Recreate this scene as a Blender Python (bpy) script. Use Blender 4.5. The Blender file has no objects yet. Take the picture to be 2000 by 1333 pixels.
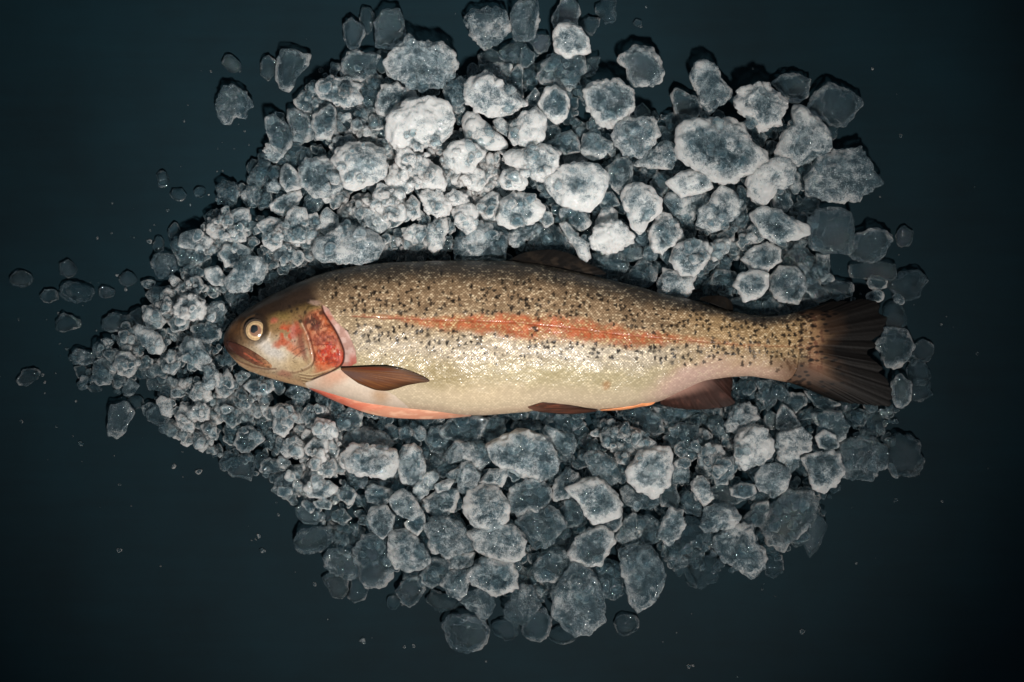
import bpy, math, random
import numpy as np
from mathutils import Vector

# ------------------------------------------------------------------ camera, world, lamps
S = 0.0003            # one unit of the layout plan (1/2000 of the picture width) in metres
CAMH = 3800.0         # camera height above the tabletop, in plan units
SC = bpy.context.scene
COL = SC.collection
cam_d = bpy.data.cameras.new("camera"); cam = bpy.data.objects.new("camera", cam_d); COL.objects.link(cam)
cam.location = (0, 0, CAMH * S)
cam_d.sensor_width = 36.0
cam_d.lens = 36.0 * CAMH / 2000.0
cam_d.clip_start = 0.01; cam_d.clip_end = 50
SC.camera = cam
w = bpy.data.worlds.new("World"); SC.world = w; w.use_nodes = True
w.node_tree.nodes["Background"].inputs[0].default_value = (0.66, 0.82, 0.95, 1)
w.node_tree.nodes["Background"].inputs[1].default_value = 0.115
SC.view_settings.view_transform = 'Standard'
try: SC.view_settings.look = 'None'
except Exception: pass
SC.view_settings.exposure = 0.0; SC.view_settings.gamma = 1.0
SC.render.engine = 'CYCLES'
SC.cycles.max_bounces = 10; SC.cycles.transparent_max_bounces = 24
SC.cycles.transmission_bounces = 8; SC.cycles.diffuse_bounces = 3
SC.cycles.caustics_refractive = False; SC.cycles.caustics_reflective = False

def plan(px, py, z=0.0):
    """plan position (x right, y down, origin top left) at height z -> metres, so that the thing is seen at that place of the tabletop"""
    k = 1.0 - z / CAMH
    return ((px - 1000.0) * k * S, (666.5 - py) * k * S, z * S)

def lamp(name, px, py, z, tx, ty, energy, size_deg, blend, radius, color):
    d = bpy.data.lights.new(name, 'SPOT'); o = bpy.data.objects.new(name, d); COL.objects.link(o)
    o.location = plan(px, py, 0)[:2] + (z * S,)
    t = Vector(plan(tx, ty, 0)); v = t - o.location
    o.rotation_euler = v.to_track_quat('-Z', 'Y').to_euler()
    d.energy = energy; d.spot_size = math.radians(size_deg); d.spot_blend = blend
    d.shadow_soft_size = radius; d.color = color
    return o
lamp("key_lamp", 1500, 2550, 4400, 880, 430, 100.0, 33, 1.0, 0.045, (1.0, 0.945, 0.88))
lamp("hot_lamp", 1300, 2400, 4400, 835, 320, 58.0, 17, 1.0, 0.035, (1.0, 0.97, 0.93))

# ------------------------------------------------------------------ helpers
def tag(o, label=None, cat=None, group=None, kind=None):
    if label: o['label'] = label
    if cat: o['category'] = cat
    if group: o['group'] = group
    if kind: o['kind'] = kind
    return o

def make_mesh(name, V, F, mat, parent=None, loc=None, attrs=None, smooth=True):
    V = np.asarray(V, dtype=np.float32); F = np.asarray(F, dtype=np.int32)
    me = bpy.data.meshes.new(name)
    me.vertices.add(len(V)); me.vertices.foreach_set('co', V.ravel())
    n = F.shape[1]
    me.loops.add(F.size); me.loops.foreach_set('vertex_index', F.ravel())
    me.polygons.add(len(F)); me.polygons.foreach_set('loop_start', np.arange(0, F.size, n, dtype=np.int32))
    me.update(calc_edges=True)
    me.polygons.foreach_set('use_smooth', np.full(len(F), smooth))
    if attrs:
        for k, a in attrs.items():
            a = np.asarray(a, dtype=np.float32)
            if a.ndim == 1:
                at = me.attributes.new(k, 'FLOAT', 'POINT'); at.data.foreach_set('value', a)
            else:
                at = me.attributes.new(k, 'FLOAT_COLOR', 'POINT')
                c = np.ones((len(a), 4), np.float32); c[:, :3] = a[:, :3]
                at.data.foreach_set('color', c.ravel())
    me.update(); me.validate()
    if mat: me.materials.append(mat)
    o = bpy.data.objects.new(name, me); COL.objects.link(o)
    if parent: o.parent = parent
    if loc is not None: o.location = loc
    return o

def _hash(ix, iy, iz, seed):
    h = (ix * 374761393 + iy * 668265263 + iz * 1274126177 + seed * 974634777) & 0xffffffff
    h = ((h ^ (h >> 13)) * 1274126177) & 0xffffffff
    return ((h ^ (h >> 16)) & 0xffffff) / float(0xffffff)
def vnoise(x, y, z=None, seed=0):
    x = np.asarray(x, float); y = np.asarray(y, float); z = np.zeros_like(x) if z is None else np.asarray(z, float)
    fx = np.floor(x); fy = np.floor(y); fz = np.floor(z)
    ix = fx.astype(np.int64); iy = fy.astype(np.int64); iz = fz.astype(np.int64)
    u = x - fx; v = y - fy; t = z - fz
    u = u*u*(3-2*u); v = v*v*(3-2*v); t = t*t*(3-2*t)
    r = 0
    for a in (0, 1):
        for b in (0, 1):
            for c in (0, 1):
                wgt = (u if a else 1-u) * (v if b else 1-v) * (t if c else 1-t)
                r = r + wgt * _hash(ix+a, iy+b, iz+c, seed)
    return r
def fbm(x, y, z=None, seed=0, oct=4):
    s = 0; a = 0.5; tot = 0
    for i in range(oct):
        k = 2.03**i
        s = s + a * vnoise(x*k+i*7.3, y*k+i*3.1, None if z is None else z*k, seed+i*17); tot += a; a *= 0.5
    return s / tot
def sstep(a, b, x):
    t = np.clip((x-a)/(b-a), 0, 1); return t*t*(3-2*t)
def lin(c):
    c = np.asarray(c, float) / 255.0
    return np.where(c <= 0.04045, c/12.92, ((c+0.055)/1.055)**2.4)

class NT:
    def __init__(s, name):
        s.m = bpy.data.materials.new(name); s.m.use_nodes = True; s.t = s.m.node_tree
        for n in list(s.t.nodes): s.t.nodes.remove(n)
        s.out = s.n('ShaderNodeOutputMaterial')
    def n(s, typ, **kw):
        nd = s.t.nodes.new(typ)
        for k, v in kw.items():
            if k.startswith('i_'):
                key = k[2:]; key = int(key) if key.isdigit() else key.replace('_', ' ')
                nd.inputs[key].default_value = v
            else: setattr(nd, k, v)
        return nd
    def l(s, a, b): s.t.links.new(a, b)
    def math(s, op, a, b=None, c=None, clamp=False):
        nd = s.n('ShaderNodeMath', operation=op); nd.use_clamp = clamp
        for i, v in enumerate((a, b, c)):
            if v is None: continue
            if isinstance(v, (int, float)): nd.inputs[i].default_value = v
            else: s.l(v, nd.inputs[i])
        return nd.outputs[0]

# ------------------------------------------------------------------ materials
def mat_table():
    m = NT('teal_painted_board')
    tc = m.n('ShaderNodeTexCoord').outputs['Object']
    mp = m.n('ShaderNodeMapping'); mp.inputs['Scale'].default_value = (14, 160, 14); m.l(tc, mp.inputs[0])
    n1 = m.n('ShaderNodeTexNoise', i_Scale=1.0, i_Detail=6.0, i_Roughness=0.6); m.l(mp.outputs[0], n1.inputs['Vector'])
    n2 = m.n('ShaderNodeTexNoise', i_Scale=9.0, i_Detail=5.0, i_Roughness=0.6); m.l(tc, n2.inputs['Vector'])
    n3 = m.n('ShaderNodeTexNoise', i_Scale=2200.0, i_Detail=2.0); m.l(tc, n3.inputs['Vector'])
    f = m.math('ADD', m.math('MULTIPLY_ADD', n1.outputs[0], 0.2, 0.125), m.math('MULTIPLY', n2.outputs[0], 0.75))
    f = m.math('ADD', f, m.math('MULTIPLY', m.math('SUBTRACT', n3.outputs[0], 0.5), 0.5))
    cr = m.n('ShaderNodeValToRGB')
    cr.color_ramp.elements[0].position = 0.38; cr.color_ramp.elements[0].color = (0.0007, 0.0066, 0.0100, 1)
    cr.color_ramp.elements[1].position = 0.82; cr.color_ramp.elements[1].color = (0.0017, 0.0150, 0.0222, 1)
    m.l(f, cr.inputs[0])
    b = m.n('ShaderNodeBump', i_Strength=0.25, i_Distance=0.0004); m.l(n1.outputs[0], b.inputs['Height'])
    p = m.n('ShaderNodeBsdfPrincipled', i_Roughness=0.7); p.inputs['Specular IOR Level'].default_value = 0.12
    m.l(cr.outputs[0], p.inputs['Base Color']); m.l(b.outputs[0], p.inputs['Normal'])
    m.l(p.outputs[0], m.out.inputs[0])
    return m.m

def mat_ice():
    m = NT('frosty_ice')
    tc = m.n('ShaderNodeTexCoord').outputs['Object']
    oi = m.n('ShaderNodeObjectInfo')
    off = m.n('ShaderNodeVectorMath', operation='SCALE'); off.inputs[0].default_value = (0.7, 0.4, 0.9); m.l(oi.outputs['Random'], off.inputs['Scale'])
    ad = m.n('ShaderNodeVectorMath', operation='ADD'); m.l(tc, ad.inputs[0]); m.l(off.outputs[0], ad.inputs[1])
    vec = ad.outputs[0]
    fr = m.n('ShaderNodeAttribute', attribute_name='frost').outputs['Fac']
    n1 = m.n('ShaderNodeTexNoise', i_Scale=190.0, i_Detail=7.0, i_Roughness=0.70, i_Distortion=0.5); m.l(vec, n1.inputs['Vector'])
    n2 = m.n('ShaderNodeTexNoise', i_Scale=1500.0, i_Detail=3.0, i_Roughness=0.7); m.l(vec, n2.inputs['Vector'])
    vo = m.n('ShaderNodeTexVoronoi', i_Scale=1100.0); m.l(vec, vo.inputs['Vector'])
    # patchy frost: frost + noise, pushed to a soft threshold
    a = m.math('MULTIPLY', m.math('SUBTRACT', n1.outputs[0], 0.5), 3.2)
    b = m.math('MULTIPLY', m.math('SUBTRACT', n2.outputs[0], 0.5), 2.2)
    n3 = m.n('ShaderNodeTexNoise', i_Scale=130.0, i_Detail=2.0, i_Distortion=1.6); m.l(vec, n3.inputs['Vector'])
    ck = m.math('SUBTRACT', 1.0, m.math('DIVIDE', m.math('ABSOLUTE', m.math('SUBTRACT', n3.outputs[0], 0.5)), 0.014), clamp=True)
    bb = m.math('MULTIPLY', m.math('LESS_THAN', vo.outputs['Distance'], 0.20), 0.35)
    ex = m.math('ADD', m.math('MULTIPLY', ck, 0.30), bb)
    mask = m.math('ADD', m.math('ADD', m.math('MULTIPLY_ADD', fr, 1.75, -0.52), ex), m.math('ADD', a, b), clamp=True)
    cov = m.n('ShaderNodeAttribute', attribute_name='cloud').outputs['Fac']
    alpha = m.math('MULTIPLY_ADD', mask, m.math('MULTIPLY_ADD', cov, 0.56, 0.10), m.math('MULTIPLY_ADD', cov, 0.03, 0.040))
    lw = m.n('ShaderNodeLayerWeight', i_Blend=0.5)
    cosv = m.math('MAXIMUM', m.math('SUBTRACT', 1.0, lw.outputs['Facing']), 0.12)
    ea = m.math('SUBTRACT', 1.0, m.math('POWER', m.math('SUBTRACT', 1.0, alpha), m.math('DIVIDE', 1.0, cosv)), clamp=True)
    bump = m.n('ShaderNodeBump', i_Strength=0.75, i_Distance=0.0005)
    hgt = m.math('ADD', m.math('MULTIPLY', n2.outputs[0], 0.8), m.math('MULTIPLY', vo.outputs['Distance'], 0.5))
    m.l(hgt, bump.inputs['Height'])
    dif = m.n('ShaderNodeSubsurfaceScattering'); dif.falloff = 'RANDOM_WALK'; dif.inputs['Scale'].default_value = 0.0035; dif.inputs['Radius'].default_value = (0.9, 1.0, 1.05); mc = m.n('ShaderNodeMix', data_type='RGBA'); m.l(mask, mc.inputs[0]); mc.inputs[6].default_value = (0.21, 0.37, 0.45, 1); mc.inputs[7].default_value = (0.85, 0.865, 0.86, 1); m.l(mc.outputs[2], dif.inputs[0]); m.l(bump.outputs[0], dif.inputs['Normal'])
    trl = m.n('ShaderNodeBsdfTranslucent'); m.l(mc.outputs[2], trl.inputs[0])
    fm = m.n('ShaderNodeMixShader', i_0=0.25); m.l(dif.outputs[0], fm.inputs[1]); m.l(trl.outputs[0], fm.inputs[2])
    tr = m.n('ShaderNodeBsdfTransparent'); tr.inputs[0].default_value = (0.90, 0.965, 0.985, 1)
    rf = m.n('ShaderNodeBsdfRefraction', i_Roughness=0.06, i_IOR=1.22); rf.inputs[0].default_value = (0.9, 0.97, 1, 1); m.l(bump.outputs[0], rf.inputs['Normal'])
    cm = m.n('ShaderNodeMixShader', i_0=0.15); m.l(tr.outputs[0], cm.inputs[1]); m.l(rf.outputs[0], cm.inputs[2])
    bm = m.n('ShaderNodeMixShader'); m.l(ea, bm.inputs[0]); m.l(cm.outputs[0], bm.inputs[1]); m.l(fm.outputs[0], bm.inputs[2])
    vg = m.n('ShaderNodeTexNoise', i_Scale=520.0, i_Detail=3.0, i_Roughness=0.65); m.l(vec, vg.inputs['Vector'])
    bg = m.n('ShaderNodeBump', i_Strength=1.0, i_Distance=0.0016); m.l(vg.outputs[0], bg.inputs['Height'])
    gl = m.n('ShaderNodeBsdfGlossy', i_Roughness=0.05); m.l(bg.outputs[0], gl.inputs['Normal'])
    fz = m.n('ShaderNodeFresnel', i_IOR=1.36)
    fin = m.n('ShaderNodeMixShader'); m.l(m.math('MULTIPLY', fz.outputs[0], 1.6, clamp=True), fin.inputs[0]); m.l(bm.outputs[0], fin.inputs[1]); m.l(gl.outputs[0], fin.inputs[2])
    m.l(fin.outputs[0], m.out.inputs[0])
    return m.m

def mat_skin(name, rough=0.40, spec=0.20, metal=0.0, coat=0.14, sss=0.0, bumps=0.35, bscale=900.0, bdist=0.00025):
    m = NT(name)
    tc = m.n('ShaderNodeTexCoord').outputs['Object']
    at = m.n('ShaderNodeAttribute', attribute_name='tint')
    sh = m.n('ShaderNodeAttribute', attribute_name='shine').outputs['Fac']
    n = m.n('ShaderNodeTexNoise', i_Scale=bscale, i_Detail=3.0, i_Roughness=0.6); m.l(tc, n.inputs['Vector'])
    b = m.n('ShaderNodeBump', i_Strength=bumps, i_Distance=bdist); m.l(n.outputs[0], b.inputs['Height'])
    p = m.n('ShaderNodeBsdfPrincipled', i_Roughness=rough, i_Metallic=metal)
    p.inputs['Specular IOR Level'].default_value = spec
    p.inputs['Coat Weight'].default_value = coat; p.inputs['Coat Roughness'].default_value = 0.10
    m.l(at.outputs['Color'], p.inputs['Base Color']); m.l(b.outputs[0], p.inputs['Normal']); 
    m.l(m.math('MULTIPLY', sh, 0.75), p.inputs['Metallic'])
    m.l(m.math('SUBTRACT', rough, m.math('MULTIPLY', sh, 0.06)), p.inputs['Roughness'])
    m.l(p.outputs[0], m.out.inputs[0])
    return m.m

M_TABLE = mat_table(); M_ICE = mat_ice()
M_SKIN = mat_skin('trout_skin'); M_FIN = mat_skin('trout_fin', rough=0.52, spec=0.12, coat=0.05, bumps=0.5, bscale=500)
M_WET = mat_skin('wet_flesh', rough=0.28, coat=0.6, bumps=0.3, bscale=500)
M_EYE = mat_skin('eye_surface', rough=0.15, coat=1.0, bumps=0.1)

# ------------------------------------------------------------------ tabletop
tx, ty = 7000, 6000
o = make_mesh('tabletop', [(-tx*S, -ty*S, -20*S), (tx*S, -ty*S, -20*S), (tx*S, ty*S, -20*S), (-tx*S, ty*S, -20*S),
                           (-tx*S, -ty*S, 0), (tx*S, -ty*S, 0), (tx*S, ty*S, 0), (-tx*S, ty*S, 0)],
              [(0,3,2,1), (4,5,6,7), (0,1,5,4), (1,2,6,5), (2,3,7,6), (3,0,4,7)], M_TABLE, smooth=False)
tag(o, 'dark teal painted tabletop under the ice', kind='structure')
# ------------------------------------------------------------------ the trout
def curve(pts, n=None):
    return np.array(pts, float)
TOPC = curve([(436,664),(437,657),(440,649),(445,641),(453,629),(469,614),(486,603),(502,593),(527,578),(552,567),(580,553),(620,538),(660,526),(700,519),(760,513),(850,509.5),(930,509.5),(994,510),(1050,515),(1100,525),(1150,537),(1200,549),(1250,561),(1300,576),(1340,583),(1380,594),(1432,609),(1470,616),(1506,618),(1530,616),(1552,612),(1574,615),(1592,625),(1604,643),(1611,664),(1630,668)])
BOTC = curve([(436,664),(437,672),(440,680),(443,685),(453,698),(469,715),(486,725),(511,734),(544,744),(568,750),(592,756),(630,766),(670,778),(715,790),(775,798),(835,804),(895,811),(940,812),(970,810),(1030,805),(1060,799),(1105,799),(1150,802),(1180,802),(1225,799),(1255,792),(1290,784),(1330,766),(1374,747),(1424,737),(1465,735),(1506,741),(1530,746),(1550,748),(1572,747),(1590,735),(1603,714),(1611,690),(1630,688)])
THK = curve([(436,3),(440,14),(450,26),(470,40),(500,54),(550,70),(620,84),(700,92),(900,98),(1100,92),(1250,74),(1400,50),(1500,36),(1530,24),(1560,13),(1590,6),(1611,3),(1630,3)])
def smooth_interp(c, x):
    xs = np.arange(430, 1640, 0.5); y = np.interp(xs, c[:,0], c[:,1])
    k = np.exp(-0.5*(np.arange(-24,25)/9.0)**2); k /= k.sum()
    ys = np.convolve(np.pad(y, 24, mode='edge'), k, mode='valid')
    wgt = sstep(450, 500, xs); y = y*(1-wgt) + ys*wgt
    return np.interp(x, xs, y)
PTOP = curve([(1430,608.5),(1470,616),(1506,618),(1530,615),(1560,607),(1590,600),(1630,592)]); PBOT = curve([(1430,737),(1465,735),(1506,741),(1547,750),(1590,767),(1630,780)])
def tpaint(x, y):
    t0 = np.where(x < 1440, top_(x), np.interp(x, PTOP[:,0], PTOP[:,1])); b0 = np.where(x < 1440, bot_(x), np.interp(x, PBOT[:,0], PBOT[:,1]))
    return (y-(t0+b0)/2)/np.maximum((b0-t0)/2, .5)
def top_(x): return smooth_interp(TOPC, x)
def bot_(x): return smooth_interp(BOTC, x)
def thk_(x): return smooth_interp(THK, x)
def tpar(x, y):
    t0 = top_(x); b0 = bot_(x); mid = (t0+b0)/2; hf = np.maximum((b0-t0)/2, 0.5)
    return (y-mid)/hf
ZC = 77.0     # height of the trout's middle plane

def seg_dist(x, y, pts):
    """distance to a polyline, and the signed side (positive to the right of travel in plan)"""
    best = np.full(np.shape(x), 1e9); side = np.zeros(np.shape(x)); par = np.zeros(np.shape(x))
    pts = np.asarray(pts, float)
    for i in range(len(pts)-1):
        a = pts[i]; b = pts[i+1]; d = b-a; L = (d**2).sum()
        t = np.clip(((x-a[0])*d[0]+(y-a[1])*d[1])/L, 0, 1)
        qx = x-a[0]-t*d[0]; qy = y-a[1]-t*d[1]; dd = np.hypot(qx, qy)
        s = d[0]*qy - d[1]*qx
        m = dd < best
        best = np.where(m, dd, best); side = np.where(m, s, side); par = np.where(m, (i+t)/(len(pts)-1), par)
    return best, np.sign(side), par
def inpoly(x, y, P):
    P = np.asarray(P, float); r = np.zeros(np.shape(x), bool); j = len(P)-1
    for i in range(len(P)):
        xi, yi = P[i]; xj, yj = P[j]
        c = ((yi > y) != (yj > y)) & (x < (xj-xi)*(y-yi)/((yj-yi) if yj != yi else 1e-9)+xi)
        r ^= c; j = i
    return r
def spline(pts, n=80, closed=False):
    P = np.asarray(pts, float); m = len(P); out = []
    segs = m if closed else m-1
    for i in range(segs):
        if closed: p0, p1, p2, p3 = P[(i-1)%m], P[i], P[(i+1)%m], P[(i+2)%m]
        else: p0, p1, p2, p3 = P[max(i-1,0)], P[i], P[i+1], P[min(i+2,m-1)]
        k = max(2, n//segs)
        for q in range(k):
            t = q/k
            out.append(0.5*((2*p1)+(-p0+p2)*t+(2*p0-5*p1+4*p2-p3)*t*t+(-p0+3*p1-3*p2+p3)*t**3))
    if not closed: out.append(P[-1])
    return np.array(out)

OPEDGE = spline([(612,541),(622,560),(633,588),(640,610),(651,628),(664,648),(675,672),(680,692),(674,712),(651,726),(626,736),(606,745)], 90)
PREOP = spline([(593,623),(602,640),(610,658),(615,676),(619,700),(612,712),(598,719),(580,724)], 60)
PINK = [(636,596),(650,605),(664,629),(687,649),(694,665),(702,684),(704,708),(690,716),(674,715),(681,692),(676,672),(664,648),(651,628),(640,610)]
LATX = np.array([690,850,1000,1120,1210,1330,1465,1547,1600.]); LATY = np.array([619,627,631,643,655,665,676,677,680.])
EYE = (506.0, 645.5)

# paint plan of the skin: 2 samples per plan unit
RX0, RY0, RS = 425.0, 495.0, 2.0
gx = np.arange(0, 2480)/RS + RX0; gy = np.arange(0, 660)/RS + RY0
PX, PY = np.meshgrid(gx, gy)
T = tpaint(PX, PY)
wx = (fbm(PX/26, PY/26, seed=3)-0.5)*2; wy = (fbm(PX/26, PY/26, seed=9)-0.5)*2
WX = PX + wx*9; WY = PY + wy*7
nz = fbm(PX/9, PY/9, seed=21); nfine = fbm(PX/2.6, PY/2.6, seed=5, oct=3); nbig = fbm(PX/60, PY/40, seed=44)
C = np.zeros(PX.shape+(3,))
def mixc(a, col):
    global C
    a = np.clip(a, 0, 1)[..., None]; C = C*(1-a) + lin(col)*a
def blob(cx, cy, rx, ry, rot=0, soft=0.5, jit=1.0):
    X = PX + wx*9*jit - cx; Y = PY + wy*7*jit - cy
    c, s = math.cos(rot), math.sin(rot)
    d = np.hypot((X*c+Y*s)/rx, (-X*s+Y*c)/ry)
    return 1-sstep(1-soft, 1+soft, d)
Tw = T + wy*0.10
# flank, from the back to the belly
mixc(np.ones(PX.shape), (44,33,26))
mixc(sstep(-0.86, -0.60, Tw), (118,90,60))
mixc(sstep(-0.45, -0.15, Tw), (140,117,86))
mixc(sstep(-0.12, 0.12, Tw)*sstep(660,720,PX), (172,156,132))
mixc(sstep(0.15, 0.50, Tw), (176,160,122))
mixc(sstep(0.50, 0.80, Tw), (198,178,146))
mixc(sstep(0.84, 0.98, T), (196,168,138))
# golden tail stem
tl = sstep(1260, 1420, PX)
mixc(tl*sstep(-0.80,-0.60,Tw)*0.85, (168,132,82))
mixc(tl*sstep(0.2,0.55,Tw)*0.9, (196,160,126))
mixc(tl*sstep(0.55,0.8,Tw), (205,166,142))
mixc(blob(1340,745,70,26,-.4,.6), (206,168,152))
# olive and pale patches
mixc(blob(860,725,70,26,.1,.7)*0.75, (146,126,78))
mixc(blob(770,715,90,22,.05,.8)*0.5, (160,142,98))
mixc(blob(1120,735,120,22,.1,.8)*0.45, (160,148,100))
mixc(blob(1180,752,12,8,-.3,.5)*0.8, (168,120,66))
mixc(blob(930,770,80,22,0,.8)*0.5, (206,182,144))
mixc(blob(1170,690,90,24,.1,.9)*0.45, (196,184,164))
# scales: staggered lattice following the body
mid = (top_(PX)+bot_(PX))/2
su = PX/6.1 + wx*0.9; sv = (PY-mid)/3.1 + 400 + wy*0.8 + (fbm(PX/5,PY/5,seed=66)-.5)*1.1
row = np.floor(sv); uu = su + 0.5*(row % 2); cell = np.floor(uu)
rnd = _hash(cell.astype(np.int64), row.astype(np.int64), 0*cell.astype(np.int64), 77)
rnd2 = _hash(cell.astype(np.int64), row.astype(np.int64), 0*cell.astype(np.int64), 78)
fu = uu-cell-0.5; fv = sv-row-0.5
bead = 1-sstep(0.18, 0.60, np.hypot(fu*1.0, fv*0.9))
# where there are scales
dO, sO, pO = seg_dist(PX, PY, OPEDGE)
headL = (sO > 0)                       # left of the gill edge
headL = headL & (PX < 690)
sg = np.where(headL, dO, -dO); wd_ = 0.5+22*(1-sstep(570,612,PY)); headm = np.where(PX < 600, 1.0, sstep(-1, 1, (sg+wx*6*(PY<600))/wd_))*(PX < 720)
dP, sP, pP = seg_dist(PX, PY, PREOP)
inpink = inpoly(PX, PY, PINK)
whiteb = inpoly(PX+wx*4, PY+wy*4, [(600,748),(626,738),(652,728),(676,718),(700,730),(735,752),(775,770),(800,795),(780,815),(600,815)])
scale_m = (1-headm)*np.where(inpink | whiteb, 0, 1)
scale_m *= 1-sstep(1570,1600,PX)*0.7
scale_m *= 1 - 0.3*sstep(0.45,0.75,T)
back = 1-sstep(-0.86,-0.62,Tw)
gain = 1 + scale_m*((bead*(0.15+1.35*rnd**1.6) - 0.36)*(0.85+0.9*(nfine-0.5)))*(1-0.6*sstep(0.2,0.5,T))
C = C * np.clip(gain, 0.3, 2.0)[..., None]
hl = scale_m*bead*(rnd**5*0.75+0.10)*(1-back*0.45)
C = C*(1-hl[...,None]) + lin((226,206,168))*hl[...,None]  # pale scale dots and their sparkle, mixed into the colour
# red band along the side
laty = np.interp(PX, LATX, LATY)
upw = np.interp(PX, [690,800,900,1000,1100,1250,1400,1600], [3,5,9,14,18,14,5,3])
dnw = np.interp(PX, [690,800,900,1000,1100,1250,1330,1450,1600], [2,9,20,27,27,19,9,5,3])
dy = PY + wy*7 - laty
dy = dy + (fbm(PX/30,PY/12,seed=95)-.5)*8*sstep(760,900,PX); band = np.where(dy < 0, 1-sstep(0.1, 1.7, -dy/upw), 1-sstep(0.3, 1.45, dy/dnw))
st = np.interp(PX, [690,720,800,880,1150,1270,1330,1450,1580], [0,.4,.65,1,1.1,1.05,.5,.3,0])
keep = (1 - 0.75*bead*scale_m*rnd)*(0.75+0.5*nfine)
mixc(band*st*(0.55+0.55*fbm(PX/18,PY/5,seed=91))*keep, (152,64,32))
mixc(band*st*(nz>0.55)*0.4, (196,92,58))
mixc((1-sstep(0.6,2.2,np.abs(PY-laty)))*np.interp(PX,[690,700,1300,1560,1580],[0,.6,.35,.25,0]), (132,52,32))
# dark spots
rng = np.random.RandomState(11)  # spots
spot = np.zeros(PX.shape)
def stamp(cx, cy, r, a):
    x0 = int((cx-RX0-r*2)*RS); x1 = int((cx-RX0+r*2)*RS)+1; y0 = int((cy-RY0-r*2)*RS); y1 = int((cy-RY0+r*2)*RS)+1
    if x0 < 0 or y0 < 0 or x1 >= PX.shape[1] or y1 >= PX.shape[0]: return
    X = PX[y0:y1, x0:x1]-cx; Y = PY[y0:y1, x0:x1]-cy
    ang = np.arctan2(Y, X); ph = rng.rand(3)*6.28; e = 0.75+rng.rand()*0.6
    rr = r*(1+0.20*np.sin(3*ang+ph[0])+0.15*np.sin(2*ang+ph[1])+0.16*np.sin(5*ang+ph[2]))
    d = np.hypot(X*e, Y/e)/rr
    spot[y0:y1, x0:x1] = np.maximum(spot[y0:y1, x0:x1], a*(1-sstep(0.6, 1.25, d)))
for ix in range(0, 90):
    for iy in range(0, 32):
        x = 625 + ix*11.4 + rng.uniform(-4.5,4.5); y = 505 + iy*10.2 + rng.uniform(-4.2,4.2)
        if x > 1625: continue
        t = float(tpaint(np.array([x]), np.array([y]))[0]); ly = float(np.interp(x, LATX, LATY)); dyy = y-ly
        if abs(t) > 0.93: continue
        p = 0.0
        bandup = float(np.interp(x, [690,800,900,1000,1100,1250,1400,1600], [3,5,9,14,18,14,3,0]))
        banddn = float(np.interp(x, [690,800,1000,1250,1350,1600], [3,10,26,20,4,0]))
        if dyy < -bandup-2: p = 0.55 if t > -0.72 else 0.10
        elif dyy > banddn+1:
            ext = np.interp(x, [640,700,800,1000,1100,1300,1450,1600], [70,70,62,52,40,40,46,60])
            p = 0.58*(1-sstep(0.55,1.15,np.array((dyy-banddn)/ext)))
        else: p = 0.05
        if x > 1330 and t < 0.55: p = max(p, 0.36)
        if x < 700 and dyy > -4 and x < 706: p *= 0.2
        g = vnoise(np.array([x/34]), np.array([y/22]), seed=31)[0]
        p *= 0.45 + 1.25*g
        if rng.rand() < p:
            r = rng.uniform(2.5, 4.6) if x < 1330 else rng.uniform(2.9, 4.7)
            if dyy > 50: r *= 0.6
            stamp(x, y, r, rng.uniform(0.75, 1.0))
spot = spot*(1-headm)*np.where(inpink|whiteb, 0, 1)
mixc(spot*0.99, (20,15,12))
# flank behind the gill: bare white belly and the pink rim
mixc(whiteb*1.0, (222,206,186))
mixc(whiteb*blob(660,735,40,14,-.4,.8), (214,160,130))
mixc(whiteb*(1-sstep(0.1,0.5,1-T))*0.4, (206,170,140))
mixc(whiteb*blob(745,775,16,16,.3,.8)*0.8, (190,150,110))
mixc(np.where(inpink,1.0,0), (172,130,116))
mixc(inpink*sstep(0.42,0.62,nz), (196,160,148))
mixc(inpink*blob(652,622,13,20,.5,.7,.8)*.75*sstep(.35,.6,nz), (164,76,40))
mixc(inpink*blob(696,706,10,14,0,.6,.6)*0.8, (168,66,44))
mixc(inpink*blob(668,712,16,5,0,.6,.5)*0.7, (184,90,60))
# head
hm = headm
base = np.zeros(PX.shape)
mixc(hm, (150,122,92))
hdark = hm*(1-sstep(-16,14, PY - np.interp(PX,[430,450,480,510,540,600,640,690],[672,660,640,628,622,610,586,550]) + wy*10))
mixc(hm*blob(560,625,70,26,-.1,.7), (128,100,64))
mixc(hm*blob(555,692,52,30,.15,.6), (196,180,156))
mixc(hm*blob(600,715,42,20,.1,.7), (180,156,120))
mixc(hm*blob(538,682,28,12,.6,.7), (200,192,182))  # white streak of glare on the cheek, put into the skin colour
mixc(hm*blob(556,614,20,9,.0,.6)*0.8, (148,124,70))
mixc(hm*blob(604,598,34,11,-.1,.7)*0.9, (150,120,70))
mixc(hm*blob(541,628,7,5,0,.6)*0.7, (190,100,80))
mixc(hm*blob(572,650,17,20,.2,.45,1.6)*0.95*sstep(.30,.5,nz), (172,74,48))
mixc(hm*blob(560,668,14,9,-.3,.5,1.5)*0.9, (172,84,56))
mixc(hm*blob(582,680,13,11,.5,.5,1.5)*0.85, (184,106,72))
mixc(hm*blob(583,652,4,22,-.05,.6)*0.5, (176,130,120))
mixc(hm*blob(596,670,6,34,-.15,.6,1.4)*0.75, (120,52,40))
mixc(hm*blob(590,640,7,14,0,.6,1.4)*0.6, (160,70,56))
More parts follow.
